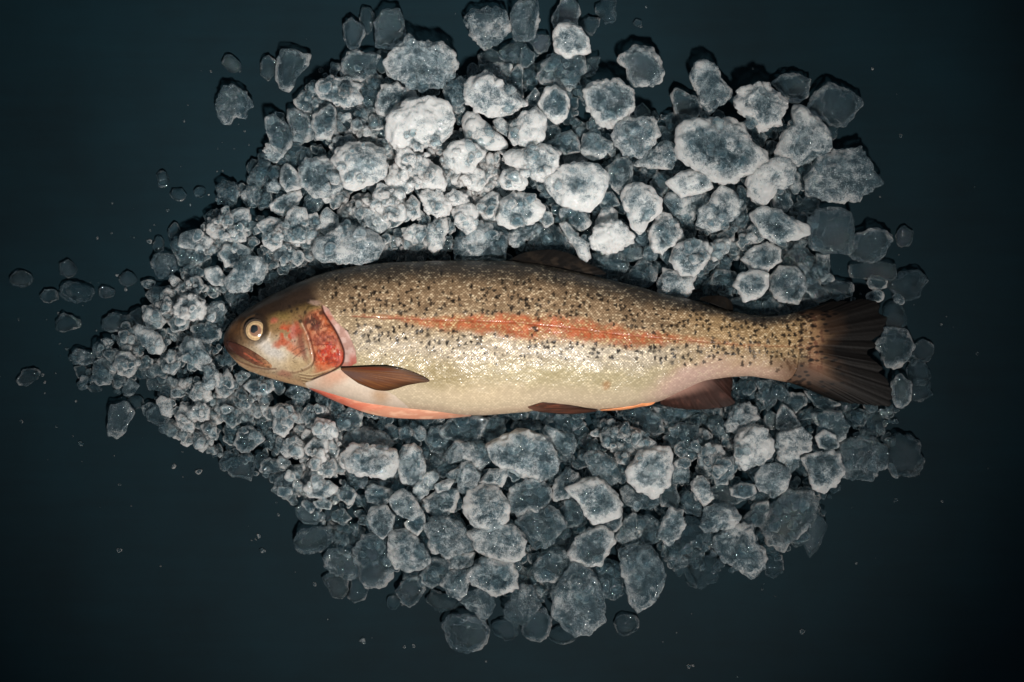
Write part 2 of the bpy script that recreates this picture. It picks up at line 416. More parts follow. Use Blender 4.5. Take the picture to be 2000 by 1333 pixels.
# gill plate
opm = hm*np.where((sP < 0) | (PY > 722), 0.0, 1.0)*sstep(590, 606, PX)
ongill = hm*blob(640,668,42,62,-.25,.12,.3)*sstep(604,622,PX+(PY-660)*(-0.28)+6)
mixc(ongill, (168,96,64))
mixc(ongill*blob(648,640,26,20,.3,.6,1.3)*0.9, (168,86,50))
mixc(ongill*blob(640,664,40,12,.1,.6,1.3)*0.8, (140,74,58))
mixc(ongill*blob(614,625,24,16,.3,.5,1.4)*0.95, (66,46,38))
mixc(ongill*blob(628,638,16,12,.3,.6,1.4)*0.8, (84,58,50))
mixc(ongill*blob(652,696,28,20,-.3,.5,1.4)*0.97, (178,50,24))
mixc(ongill*blob(640,712,22,9,-.3,.6,1.4)*0.8, (184,84,48))
mixc(ongill*blob(662,680,16,8,.3,.6,1.4)*0.6, (176,56,40))
gm = fbm(PX/5,PY/7,seed=88); mixc(ongill*sstep(.52,.66,gm)*0.75, (186,124,92)); mixc(ongill*sstep(.56,.7,1-gm)*0.6, (96,40,30))
mixc(hm*blob(635,722,20,7,-.3,.6)*0.7, (184,110,76))
# ridges of the gill plate
mixc(hm*(1-sstep(0.5,2.6,dP))*sstep(.02,.1,pP)*(1-sstep(.85,1,pP))*0.5*nz*1.6, (196,172,148))
mixc(hm*(1-sstep(1.0,3.0,np.abs(dP-4.2)))*(sP<0)*0.5, (96,52,42))
cr1,_,_ = seg_dist(PX, PY, [(619,674),(640,673),(661,674)]); mixc(hm*(1-sstep(.5,1.4,cr1))*0.75, (110,40,30))
cr2,_,_ = seg_dist(PX, PY, [(578,686),(592,678),(602,676)]); mixc(hm*(1-sstep(.5,1.4,cr2))*0.6, (90,60,50))
cr3,_,_ = seg_dist(PX, PY, [(580,700),(596,688),(608,680)]); mixc(hm*(1-sstep(.5,1.4,cr3))*0.6, (90,60,50))
mixc(hdark*0.97, (31,23,19))
mixc(hdark*blob(600,575,60,20,-.4,.8)*0.5, (66,50,40))
mixc(hm*blob(625,593,12,5,.2,.6)*0.8, (170,140,124))
for (sx_, sy_, sr) in [(610,589,3.2),(574,601,3.5),(578,610,3),(640,601,4),(636,612,4),(606,612,3.5),(590,606,3),(596,628,4)]:
    mixc(hm*blob(sx_,sy_,sr,sr,0,.4,.3)*0.8, (34,26,22))
# snout, jaws
mixc(hm*(1-sstep(452,500,PX+ (PY-665)*0.35))*0.97, (30,19,15)); mixc(hm*(1-sstep(480,540,PX+(PY-665)*.4))*(1-sstep(655,690,PY))*0.5, (60,42,28))
mixc(hm*blob(462,640,16,16,.2,.8)*0.5, (104,72,44))
lowjaw = hm*sstep(-3,5, PY-np.interp(PX,[436,445,470,500,530,560,600,660],[678,686,704,722,730,736,748,760]))
mixc(lowjaw, (186,150,114))
mixc(hm*blob(452,676,17,12,.5,.6), (58,34,26))
mixc(hm*blob(470,686,24,7,.62,.6), (74,40,28))
g1,_,_ = seg_dist(PX, PY, [(441,685),(455,696),(475,708),(500,717),(524,721),(545,720)]); mixc(hm*(1-sstep(0.8,2.6,g1))*0.6, (96,56,42))
for q in range(4):
    gg,_,_ = seg_dist(PX, PY, spline([(590+q*2,731+q*6),(615,734+q*6),(640,728+q*5),(662-q*4,720+q*3)], 20)); mixc(hm*(1-sstep(.6,1.9,gg))*0.55, (104,74,48))
    gg,_,_ = seg_dist(PX, PY+3, spline([(590+q*2,731+q*6),(615,734+q*6),(640,728+q*5),(662-q*4,720+q*3)], 20)); mixc(hm*(1-sstep(.6,1.9,gg))*0.4, (214,190,150))
mixc(hm*blob(559,728,12,6,.2,.6)*0.6, (150,90,76))
# gill opening line
mixc((1-sstep(0.8,2.8,dO))*sstep(590,606,PY)*(1-sstep(.93,1,pO))*0.92, (60,20,16))
mixc((1-sstep(1.0,3.0,np.abs(dO-5)))*headm*sstep(640,660,PY)*(PY<716)*0.35, (190,110,96))
# eye socket
de = np.hypot(PX-EYE[0], PY-EYE[1])
mixc((1-sstep(20,31,np.hypot(PX-EYE[0]-1, (PY-EYE[1]+5)*1.0)))*0.85, (36,28,24))
mixc((1-sstep(1,3,np.abs(de-29)))*(PX<EYE[0]-2)*0.35, (120,92,62))
# tail root
mixc(sstep(1480,1555,PX)*sstep(.15,.5,Tw)*.92, (116,82,56)); mixc(blob(1595,655,18,34,0,.9,2)*0.35, (176,108,74)); mixc(blob(1590,705,20,28,0,.9,2)*0.4, (180,110,80))
C = C*(0.88+0.24*nfine)[..., None]*(1-headm[...,None]*(1-(0.72+0.56*fbm(PX/3.2,PY/3.2,seed=33))[...,None]))*(1-headm*0.55*(vnoise(PX/2.1,PY/2.1,seed=41)>.86))[...,None]
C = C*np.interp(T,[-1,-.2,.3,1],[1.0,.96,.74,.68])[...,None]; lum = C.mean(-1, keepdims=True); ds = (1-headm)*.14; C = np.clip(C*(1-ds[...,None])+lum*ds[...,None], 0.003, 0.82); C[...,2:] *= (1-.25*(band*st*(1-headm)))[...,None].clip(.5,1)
SH = scale_m*(0.0+0.16*bead*(rnd>.9))*(1-0.6*band*st)*(1-0.8*back)*(1-spot)

# relief of the skin in plan units
H = scale_m*(bead*0.55 + (rnd2-0.5)*0.5*bead + fu*0.5*(rnd-0.5))
H += np.where(inpoly(PX, PY, np.vstack([OPEDGE, [(560,745),(560,600)]])), 0, 0)
H += headm*sstep(600,640,PX)*(1-sstep(0,5,5-dO))*0.0
H += (headm*4.5*sstep(0.0,1.0,1-np.exp(-dO/3.0)))*sstep(585,606,PY)*sstep(575,640,PX)
H -= (1-headm)*(1-sstep(0,14,dO))*2.0*sstep(600,620,PY)
H -= 1.6*(1-sstep(0,3.0,dP))*headm*(sP<0); H += 0.7*(1-sstep(0,3.0,dP))*headm*(sP>0)
H -= 1.3*(1-sstep(0,2.2,g1))*headm
H -= 4.0*(1-sstep(18,27,de))
H += 1.6*(1-sstep(0,5,np.abs(de-29)))
H += headm*(fbm(PX/7,PY/7,seed=50)-0.5)*1.8*sstep(640,700,PY+PX*0.1)
H += (fbm(PX/45,PY/30,seed=51)-0.5)*7*(1-headm)
for q in range(4):
    gg,_,_ = seg_dist(PX, PY, spline([(590+q*2,731+q*6),(615,734+q*6),(640,728+q*5),(662-q*4,720+q*3)], 20)); H -= headm*(1-sstep(0,2.4,gg))*1.2
H -= (1-sstep(0,2.0,np.abs(PY-laty)))*0.8*(1-headm)

def samp(A, x, y):
    fx = np.clip((x-RX0)*RS, 0, A.shape[1]-1.001); fy = np.clip((y-RY0)*RS, 0, A.shape[0]-1.001)
    ix = fx.astype(int); iy = fy.astype(int); u = fx-ix; v = fy-iy
    if A.ndim == 3: u = u[..., None]; v = v[..., None]
    return (A[iy,ix]*(1-u)*(1-v)+A[iy,ix+1]*u*(1-v)+A[iy+1,ix]*(1-u)*v+A[iy+1,ix+1]*u*v)
def skin_z(x, y, relief=True):
    t = np.clip(tpar(x, y), -1, 1)
    z = thk_(x)*np.sqrt(np.maximum(1-np.abs(t)**2.25, 0))
    if relief: z = z + samp(H, x, y)*(1-np.abs(t)**10)
    return z + ZC

def to_world(x, y, z):
    """trout parts: plan coordinates + height -> metres, scaled about the camera's foot for the trout's middle plane"""
    k = 1 - ZC/CAMH
    return np.stack([(x-1000)*k*S, (666.5-y)*k*S, z*S], -1)

fish = bpy.data.objects.new('trout', None); COL.objects.link(fish)
FO = Vector(plan(1000, 670, ZC)); fish.location = FO
tag(fish, 'whole speckled trout with a red side band lying on the ice, head to the left', 'fish')
FOv = np.array([FO.x, FO.y, FO.z])
def fpart(name, V, F, mat, tint=None, shine=None, parent=None, label=None, smooth=True):
    V = np.asarray(V) - FOv
    at = {}
    if tint is not None: at['tint'] = tint
    at['shine'] = shine if shine is not None else np.zeros(len(V))
    o = make_mesh(name, V, F, mat, parent or fish, attrs=at, smooth=smooth)
    if label: o['label'] = label
    return o
def grid_faces(nr, nc, closed=False):
    i = np.arange(nr-1)[:, None]; j = np.arange(nc if closed else nc-1)[None, :]
    a = i*nc+j; b = i*nc+(j+1) % nc; c = (i+1)*nc+(j+1) % nc; d = (i+1)*nc+j
    return np.stack([a, b, c, d], -1).reshape(-1, 4)

# body: one continuous surface, rings around the length
nx = 1150; ntop = 330; nbot = 46
q = np.linspace(0, 1, nx); xs = 436.3 + (1611-436.3)*(q + 0.02*(np.exp(-q*30)-1)*0 ) 
xs = 436.3 + (1611-436.3)*np.clip(q - 0.012*np.sin(np.clip(q/0.06,0,1)*math.pi), 0, 1)
sa = np.concatenate([np.linspace(-math.pi/2, math.pi/2, ntop, endpoint=False), np.linspace(math.pi/2, 3*math.pi/2, nbot, endpoint=False)])
X = np.repeat(xs[:, None], ntop+nbot, 1); Tt = np.repeat(np.sin(sa)[None, :], nx, 0)
t0 = top_(xs)[:, None]; b0 = bot_(xs)[:, None]
Y = (t0+b0)/2 + Tt*(b0-t0)/2
Zt = skin_z(X, Y)
Zb = ZC - thk_(X)*0.75*np.sqrt(np.maximum(1-np.abs(Tt)**2.25, 0))
isb = np.zeros(ntop+nbot, bool); isb[ntop:] = True
Z = np.where(isb[None, :], Zb, Zt)
V = to_world(X, Y, Z).reshape(-1, 3)
F = grid_faces(nx, ntop+nbot, closed=True)
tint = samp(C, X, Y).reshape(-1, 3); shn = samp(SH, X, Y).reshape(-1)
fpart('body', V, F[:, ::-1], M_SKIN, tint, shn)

def patch(name, outline, lift, mat, edge=3.0, n_r=60, label=None, tintf=None, center=None, parent=None):
    """a plate that lies on the skin: polar grid inside an outline, domed edge, closed underneath"""
    P = spline(outline, 160, closed=True); c = np.array(center) if center is not None else P.mean(0)
    n = len(P); r = np.linspace(0, 1, n_r)
    X = c[0]+(P[None, :, 0]-c[0])*r[:, None]; Y = c[1]+(P[None, :, 1]-c[1])*r[:, None]
    up = skin_z(X, Y) + lift*np.minimum(1, np.sqrt(np.maximum(0, 1-r[:, None]**6))) - 0.6*(r[:, None] > 0.999)
    dn = skin_z(X[::-1], Y[::-1], False) - 6
    XX = np.vstack([X, X[::-1]]); YY = np.vstack([Y, Y[::-1]]); ZZ = np.vstack([up, dn])
    V = to_world(XX, YY, ZZ).reshape(-1, 3)
    col = samp(C, XX, YY).reshape(-1, 3) if tintf is None else tintf(XX, YY).reshape(-1, 3)
    return fpart(name, V, grid_faces(2*n_r, n, closed=True), mat, col, None, parent, label)
# gill cover
GC = [(606,604),(622,598),(636,606),(649,629),(661,648),(672,671),(676.5,691),(671,709),(650,722),(630,728),(614,724),(621,708),(619,680),(612,655),(600,632)]
patch('gill_cover', GC, 3.2, M_SKIN, n_r=70, label='red and brown mottled gill cover', center=(640,668))
# upper jaw bone beside the mouth
def jaw_tint(x, y):
    base = np.ones(x.shape+(3,))*lin((92,58,42))
    a = (1-sstep(470,498,x))[..., None]; base = base*(1-a)+lin((62,34,26))*a
    d,_,_ = seg_dist(x, y, [(484,690),(496,698),(510,706),(526,712)]); a = ((1-sstep(0.5,3,d))*0.45)[..., None]; base = base*(1-a)+lin((170,84,62))*a
    a = (sstep(505,535,x)*0.6)[..., None]; base = base*(1-a)+lin((150,112,78))*a; a = (sstep(.5,.68,fbm(x/3.5,y/2.5,seed=19))*.6)[..., None]; base = base*(1-a)+lin((44,26,22))*a
    return base*1.3*(0.8+0.4*fbm(x/4, y/4, seed=8))[..., None]
patch('upper_jaw', [(446,668),(458,668),(474,673),(492,681),(508,690),(524,701),(537,712),(535,719),(522,718),(504,713),(486,704),(468,693),(452,681)], 3.6, M_WET, n_r=30, tintf=jaw_tint, center=(492,693), label='brown and pink upper jaw bone')

# eye: domed ball, with iris ring and pupil as its pieces
def dome(name, cx, cy, rx, ry, z0, h, mat, tintf, parent=None, n=72, nr=26, seedj=0.0):
    r = np.linspace(0, 1, nr)[:, None]; a = np.linspace(0, 2*math.pi, n, endpoint=False)[None, :]
    jr = 1+seedj*(0.6*np.sin(3*a+1.2)+0.4*np.sin(5*a))
    X = cx+rx*r*np.cos(a)*jr; Y = cy+ry*r*np.sin(a)*jr
    up = z0+h*np.sqrt(np.maximum(0, 1-r**2.2))+0*a
    dn = z0-3+0*up
    XX = np.vstack([X, X[::-1]]); YY = np.vstack([Y, Y[::-1]]); ZZ = np.vstack([up, dn[::-1]])
    V = to_world(XX, YY, ZZ).reshape(-1, 3); rr = np.vstack([r+0*a, (r+0*a)[::-1]])
    return fpart(name, V, grid_faces(2*nr, n, closed=True), mat, tintf(rr, XX, YY).reshape(-1, 3), None, parent)
ze = float(skin_z(np.array([EYE[0]]), np.array([EYE[1]]), False)[0])
def t_ball(r, x, y):
    return np.ones(r.shape+(3,))*lin((70,58,48))*1.2
def t_iris(r, x, y):
    c = np.ones(r.shape+(3,))*lin((184,156,118))
    ang = np.arctan2(y-EYE[1], x-EYE[0]); st_ = vnoise(ang*9, r*3, seed=4)
    c = c*(0.8+0.4*st_)[..., None]
    k = (1-sstep(0.52,0.62,r))[..., None]; c = c*(1-k)+lin((128,96,78))*k
    k = ((1-sstep(0,0.07,np.abs(r-0.80)))*0.5)[..., None]; c = c*(1-k)+lin((118,92,62))*k
    k = sstep(0.93,1,r)[..., None]; c = c*(1-k)+lin((120,96,66))*k
    return c*1.0
def t_pupil(r, x, y): return np.ones(r.shape+(3,))*np.array([0.006,0.010,0.013])
eye = dome('eye', EYE[0], EYE[1], 22.5, 22.5, ze-6, 7.5, M_EYE, t_ball)
dome('iris', EYE[0]+0.5, EYE[1]+0.8, 20.2, 20.0, ze-4.2, 7.2, M_EYE, t_iris, eye)
dome('pupil', EYE[0]-0.6, EYE[1]-0.6, 9.4, 9.8, ze+1.6, 1.5, M_SKIN, t_pupil, eye, n=48, nr=14, seedj=0.07)

# fins: fan of rays between a root line and a ragged tip line
def fin(name, root, tip, zroot, ztip, rays, tintf, thick=2.2, ridge=1.1, nv=70, mat=None, label=None, sag=0.0, ragged=0.0, seed=1, wav=2.0):
    nu = rays*8
    R = spline(root, 400); Tp = spline(tip, 400)
    def res(P):
        d = np.r_[0, np.cumsum(np.hypot(*np.diff(P, axis=0).T))]; d /= d[-1]
        u = np.linspace(0, 1, nu); return np.stack([np.interp(u, d, P[:, 0]), np.interp(u, d, P[:, 1])], -1)
    R = res(R); Tp = res(Tp)
    u = np.linspace(0, 1, nu); rg = 1 + ragged*((vnoise(u*rays*0.9, u*0+3.3, seed=seed)-0.6)*2 + 0.5*(vnoise(u*rays*3, u*0, seed=seed+3)-0.5))
    Tp = R + (Tp-R)*rg[:, None]
    v = np.linspace(0, 1, nv)[None, :]
    X = R[:, :1]*(1-v)+Tp[:, :1]*v; Y = R[:, 1:]*(1-v)+Tp[:, 1:]*v
    zr = np.interp(u, np.linspace(0, 1, len(zroot)), zroot)[:, None]; zt = np.interp(u, np.linspace(0, 1, len(ztip)), ztip)[:, None]
    Zc = zr*(1-v)+zt*v + sag*np.sin(v*math.pi) + wav*np.sin(u[:, None]*9+v*3)*v
    uw = u[:, None]+0.035*(vnoise(u*7, u*0+seed)[:, None]-.5)+0.012*(fbm(u[:, None]*12+0*v, v*3+0*u[:, None], seed=seed)-.5); rid = ridge*(0.25+0.25*np.cos(uw*rays*2*math.pi)+0.6*vnoise(uw*rays*2.3, v*1.5+0*u[:, None], seed=seed+8))*(0.35+0.65*v)*sstep(0,.25,v)
    th = thick*(1-0.7*v)*np.sqrt(np.clip(1-np.abs(2*u[:, None]-1)**8, 0.02, 1))
    up = Zc+th+rid; dn = Zc-th
    XX = np.concatenate([X, X[:, ::-1]], 1); YY = np.concatenate([Y, Y[:, ::-1]], 1); ZZ = np.concatenate([up, dn[:, ::-1]], 1)
    V = to_world(XX, YY, ZZ).reshape(-1, 3)
    uu_ = np.repeat(u[:, None], 2*nv, 1); vv_ = np.concatenate([np.repeat(v, nu, 0), np.repeat(v[:, ::-1], nu, 0)], 1)
    ridn = np.concatenate([rid, rid[:, ::-1]], 1)/max(ridge, .01)
    col = tintf(uu_, vv_, XX, YY, ridn)
    return fpart(name, V, grid_faces(nu, 2*nv, closed=True)[:, ::-1], mat or M_FIN, col.reshape(-1, 3), None, None, label)
def mixl(c, col, a): a = np.clip(a, 0, 1)[..., None]; return c*(1-a)+lin(col)*a

def t_tail(u, v, x, y, rd):
    c = np.ones(u.shape+(3,))*lin((27,22,20))
    c = mixl(c, (46,38,33), sstep(.5,.9,fbm(u*60+np.sin(v*3)*0.6, v*2.2, seed=2))*1.0)
    c = mixl(c, (96,70,52), (1-sstep(0.30,0.60,v+ (fbm(u*16,v*3,seed=6)-.5)*.3))*0.95)
    sk = samp(C, x, y); kk = (1-sstep(0.18,0.42,v+(fbm(u*14,v*3,seed=8)-.5)*.22))[..., None]; c = c*(1-kk)+sk*kk
    c = mixl(c, (78,58,46), sstep(.6,.8,u)*(1-sstep(.94,.99,u))*(1-sstep(.45,.8,v))*0.6)
    c = mixl(c, (20,15,13), sstep(0.72,1.0,v)*0.8)
    c = mixl(c, (22,16,13), sstep(0.93,1.0,u)*0.8); c = mixl(c, (22,16,13), (1-sstep(0,.10,u))*0.8)
    rr = np.random.RandomState(5)
    for k in range(85):
        su_, sv_ = rr.uniform(.04,.96), rr.beta(1.1,2.2)
        a = sv_; i = int(su_*(u.shape[0]-1)); j = int(sv_*(u.shape[1]//2-1)); sx, sy = x[i, j], y[i, j]
        d = np.hypot((x-sx)/ (5.0+3*sv_), (y-sy)/3.0); c = mixl(c, (24,17,14), (1-sstep(.5,1.1,d))*0.85)
    return c*(0.26+0.58*kk)*(0.85+0.25*rd[..., None])
fin('tail_fin', [(1540,614),(1550,628),(1556,645),(1558,668),(1558,695),(1554,720),(1546,736),(1534,745)],
    [(1592,600),(1622,590),(1657,586.5),(1690,587),(1714,591),(1722,604),(1727,618),(1727,634),(1720,652),(1708,672),(1692,690),(1704,704),(1720,718),(1734,742),(1742,768),(1744,784),(1738,794),(1700,793),(1657,788),(1616,777),(1580,761)],
    [ZC,ZC+9,ZC+14,ZC+16,ZC+16,ZC+15,ZC+12,ZC+6], [ZC-8,ZC-4,ZC+2,ZC+6,ZC+2,ZC-3,ZC-6], 40, t_tail, thick=3.2, ridge=0.35, nv=120, ragged=0.07, seed=12, wav=0.8)

def t_dark(base, alt, root=None, tipc=(22,18,16)):
    def f(u, v, x, y, rd):
        c = np.ones(u.shape+(3,))*lin(base)
        c = mixl(c, alt, sstep(.48,.72,fbm(u*14+v*3, v*5, seed=14)))
        if root: c = mixl(c, root, (1-sstep(.02,.35,v))*.85)
        c = mixl(c, tipc, sstep(.7,1,v)*.6)
        return c*0.62*(0.8+0.3*rd[..., None])
    return f
fin('dorsal_fin', [(990,512),(1030,519),(1070,529),(1105,538),(1142,546)],
    [(996,507),(1018,496),(1045,490),(1084,488.5),(1120,499),(1146,514),(1168,524),(1183,536),(1152,531),(1143,541)],
    [ZC+6,ZC+16,ZC+18,ZC+16,ZC+6], [ZC+2,ZC-2,ZC,ZC+4], 16, t_dark((28,25,23),(52,44,37),(60,48,36)), thick=2.6, ridge=1.6, nv=50, wav=1.5, label='dark folded dorsal fin')
fin('adipose_fin', [(1366,586),(1385,592),(1405,600),(1424,607)], [(1368,581),(1382,578.5),(1400,577.5),(1414,580),(1426,588),(1431,598),(1431,608)],
    [ZC+4,ZC+10,ZC+10,ZC+2], [ZC+4,ZC+9,ZC+9,ZC], 5, t_dark((20,16,12),(32,25,18),None,(16,12,10)), thick=6, ridge=.5, nv=30, wav=.5, label='small fleshy adipose fin')
def t_pec(u, v, x, y, rd):
    c = np.ones(u.shape+(3,))*lin((98,58,34))
    c = mixl(c, (124,78,42), sstep(.4,.7,fbm(u*34,v*2,seed=3))*.8)
    c = mixl(c, (92,66,60), (1-sstep(.1,.55,v))*sstep(.2,.6,u)*.8)
    c = mixl(c, (60,42,28), (1-sstep(.0,.30,u))*.8); c = mixl(c, (104,42,26), blobuv(u,v,.12,.5,.1,.3)*.6)
    c = mixl(c, (44,32,20), sstep(.75,1,v)*.75)
    return c*0.72*(0.85+0.25*rd[..., None])
def blobuv(u, v, cu, cv, ru, rv): return 1-sstep(.5,1.4,np.hypot((u-cu)/ru,(v-cv)/rv))
zp = float(skin_z(np.array([730.]), np.array([740.]), False)[0])
zp2 = float(skin_z(np.array([800.]), np.array([740.]), False)[0])
def sz(x, y): return float(skin_z(np.array([float(x)]), np.array([float(y)]), False)[0])
fin('pectoral_fin', [(676,717),(673,720),(676,724),(681,729)],
    [(762,714.5),(790,719),(815,727),(843,742.5),(822,747),(799,751.5),(778,758),(760,762),(742,761),(728,757),(706,748)],
    [sz(676,717)+3]*2, [sz(800,722)+9, sz(840,742)+8, sz(790,752)+8, sz(760,761)+6, sz(706,748)+4], 15, t_pec, thick=2.4, ridge=0.5, nv=90, sag=4, label='brown orange pectoral fin')
fin('pelvic_fin', [(1030,794),(1034,798),(1040,802)], [(1060,785),(1105,789.5),(1140,797),(1168,801),(1140,807),(1105,809),(1060,806)],
    [sz(1034,794)+4, ZC+8], [ZC+44, ZC+34, ZC+8, ZC-4], 9, t_dark((84,54,42),(112,66,48),(140,98,80),(44,26,22)), thick=2.4, ridge=1.2, nv=70)
def t_anal(u, v, x, y, rd):
    c = np.ones(u.shape+(3,))*lin((66,43,37))
    c = mixl(c, (92,60,52), sstep(.45,.75,fbm(u*22,v*3,seed=23)))
    c = mixl(c, (196,150,134), (1-sstep(.0,.45,v))*sstep(.15,.6,u)*.95)
    c = mixl(c, (40,26,22), sstep(.55,1,v)*.7); c = mixl(c, (44,28,24), (1-sstep(.0,.35,u))*.8)
    c = mixl(c, (60,34,26), sstep(.88,1,u)*.6)
    return c*0.6*(0.8+0.3*rd[..., None])
fin('anal_fin', [(1420,733),(1400,737),(1370,744),(1335,757),(1290,778)], [(1431,739),(1432,752),(1429,765),(1431,777),(1437,789),(1420,795),(1398,799),(1355,801),(1318,797),(1290,790)],
    [ZC+6,ZC+14,ZC+16,ZC+14,ZC+8], [ZC-4,ZC-8,ZC-10,ZC-8,ZC-2], 20, t_anal, thick=2.6, ridge=1.5, nv=70, ragged=.02, seed=6)
# pink inner edge of the opened belly and the flap at the vent
def strip(name, up, lo, zu, zl, mat, tintf, n=160, m=24, label=None, fat=4.0):
    A = spline(up, n); B = spline(lo, n); k = min(len(A), len(B))
    ia = np.linspace(0, len(A)-1, n); ib = np.linspace(0, len(B)-1, n)
    A = np.stack([np.interp(ia, np.arange(len(A)), A[:, c]) for c in (0, 1)], -1); B = np.stack([np.interp(ib, np.arange(len(B)), B[:, c]) for c in (0, 1)], -1)
    v = np.linspace(0, 1, m)[None, :]
    X = A[:, :1]*(1-v)+B[:, :1]*v; Y = A[:, 1:]*(1-v)+B[:, 1:]*v
    up_ = zu*(1-v)+zl*v + fat*np.sin(v*math.pi)**.7 + 1.2*(fbm(X/12, Y/6, seed=61)-.5); dn = zu*(1-v)+zl*v - fat - 0*X
    XX = np.concatenate([X, X[:, ::-1]], 1); YY = np.concatenate([Y, Y[:, ::-1]], 1); ZZ = np.concatenate([up_, dn[:, ::-1]], 1)
    return fpart(name, to_world(XX, YY, ZZ).reshape(-1, 3), grid_faces(n, 2*m, closed=True)[:, ::-1], mat, tintf(XX, YY).reshape(-1, 3), None, None, label)
def t_flap(x, y):
    c = np.ones(x.shape+(3,))*lin((178,124,100)); n = fbm(x/14, y/5, seed=71)
    c = mixl(c, (196,150,124), sstep(.45,.7,n)); c = mixl(c, (180,70,52), (1-sstep(640,730,x))*.75); c = mixl(c, (190,96,72), blobuv(x,y,700,795,50,8)*.6)
    return c*1.1
strip('belly_flap', [(596,753),(640,765),(700,783),(760,792),(840,800),(920,808)], [(596,757),(640,778),(680,795),(725,810),(775,817.5),(850,819.5),(920,814)], ZC+20, ZC-8, M_WET, t_flap, label='pink inner edge of the cut belly', fat=5)
def t_vent(x, y): return np.ones(x.shape+(3,))*lin((198,128,84))*1.5*(.8+.4*fbm(x/5,y/5,seed=2))[...,None]
strip('vent_flap', [(1172,800),(1215,795),(1250,788),(1270,768),(1282,760)], [(1172,803),(1215,801),(1250,795),(1276,789),(1288,770)], ZC+24, ZC+8, M_WET, t_vent, n=80, m=14, label='orange flap of skin at the vent', fat=4)
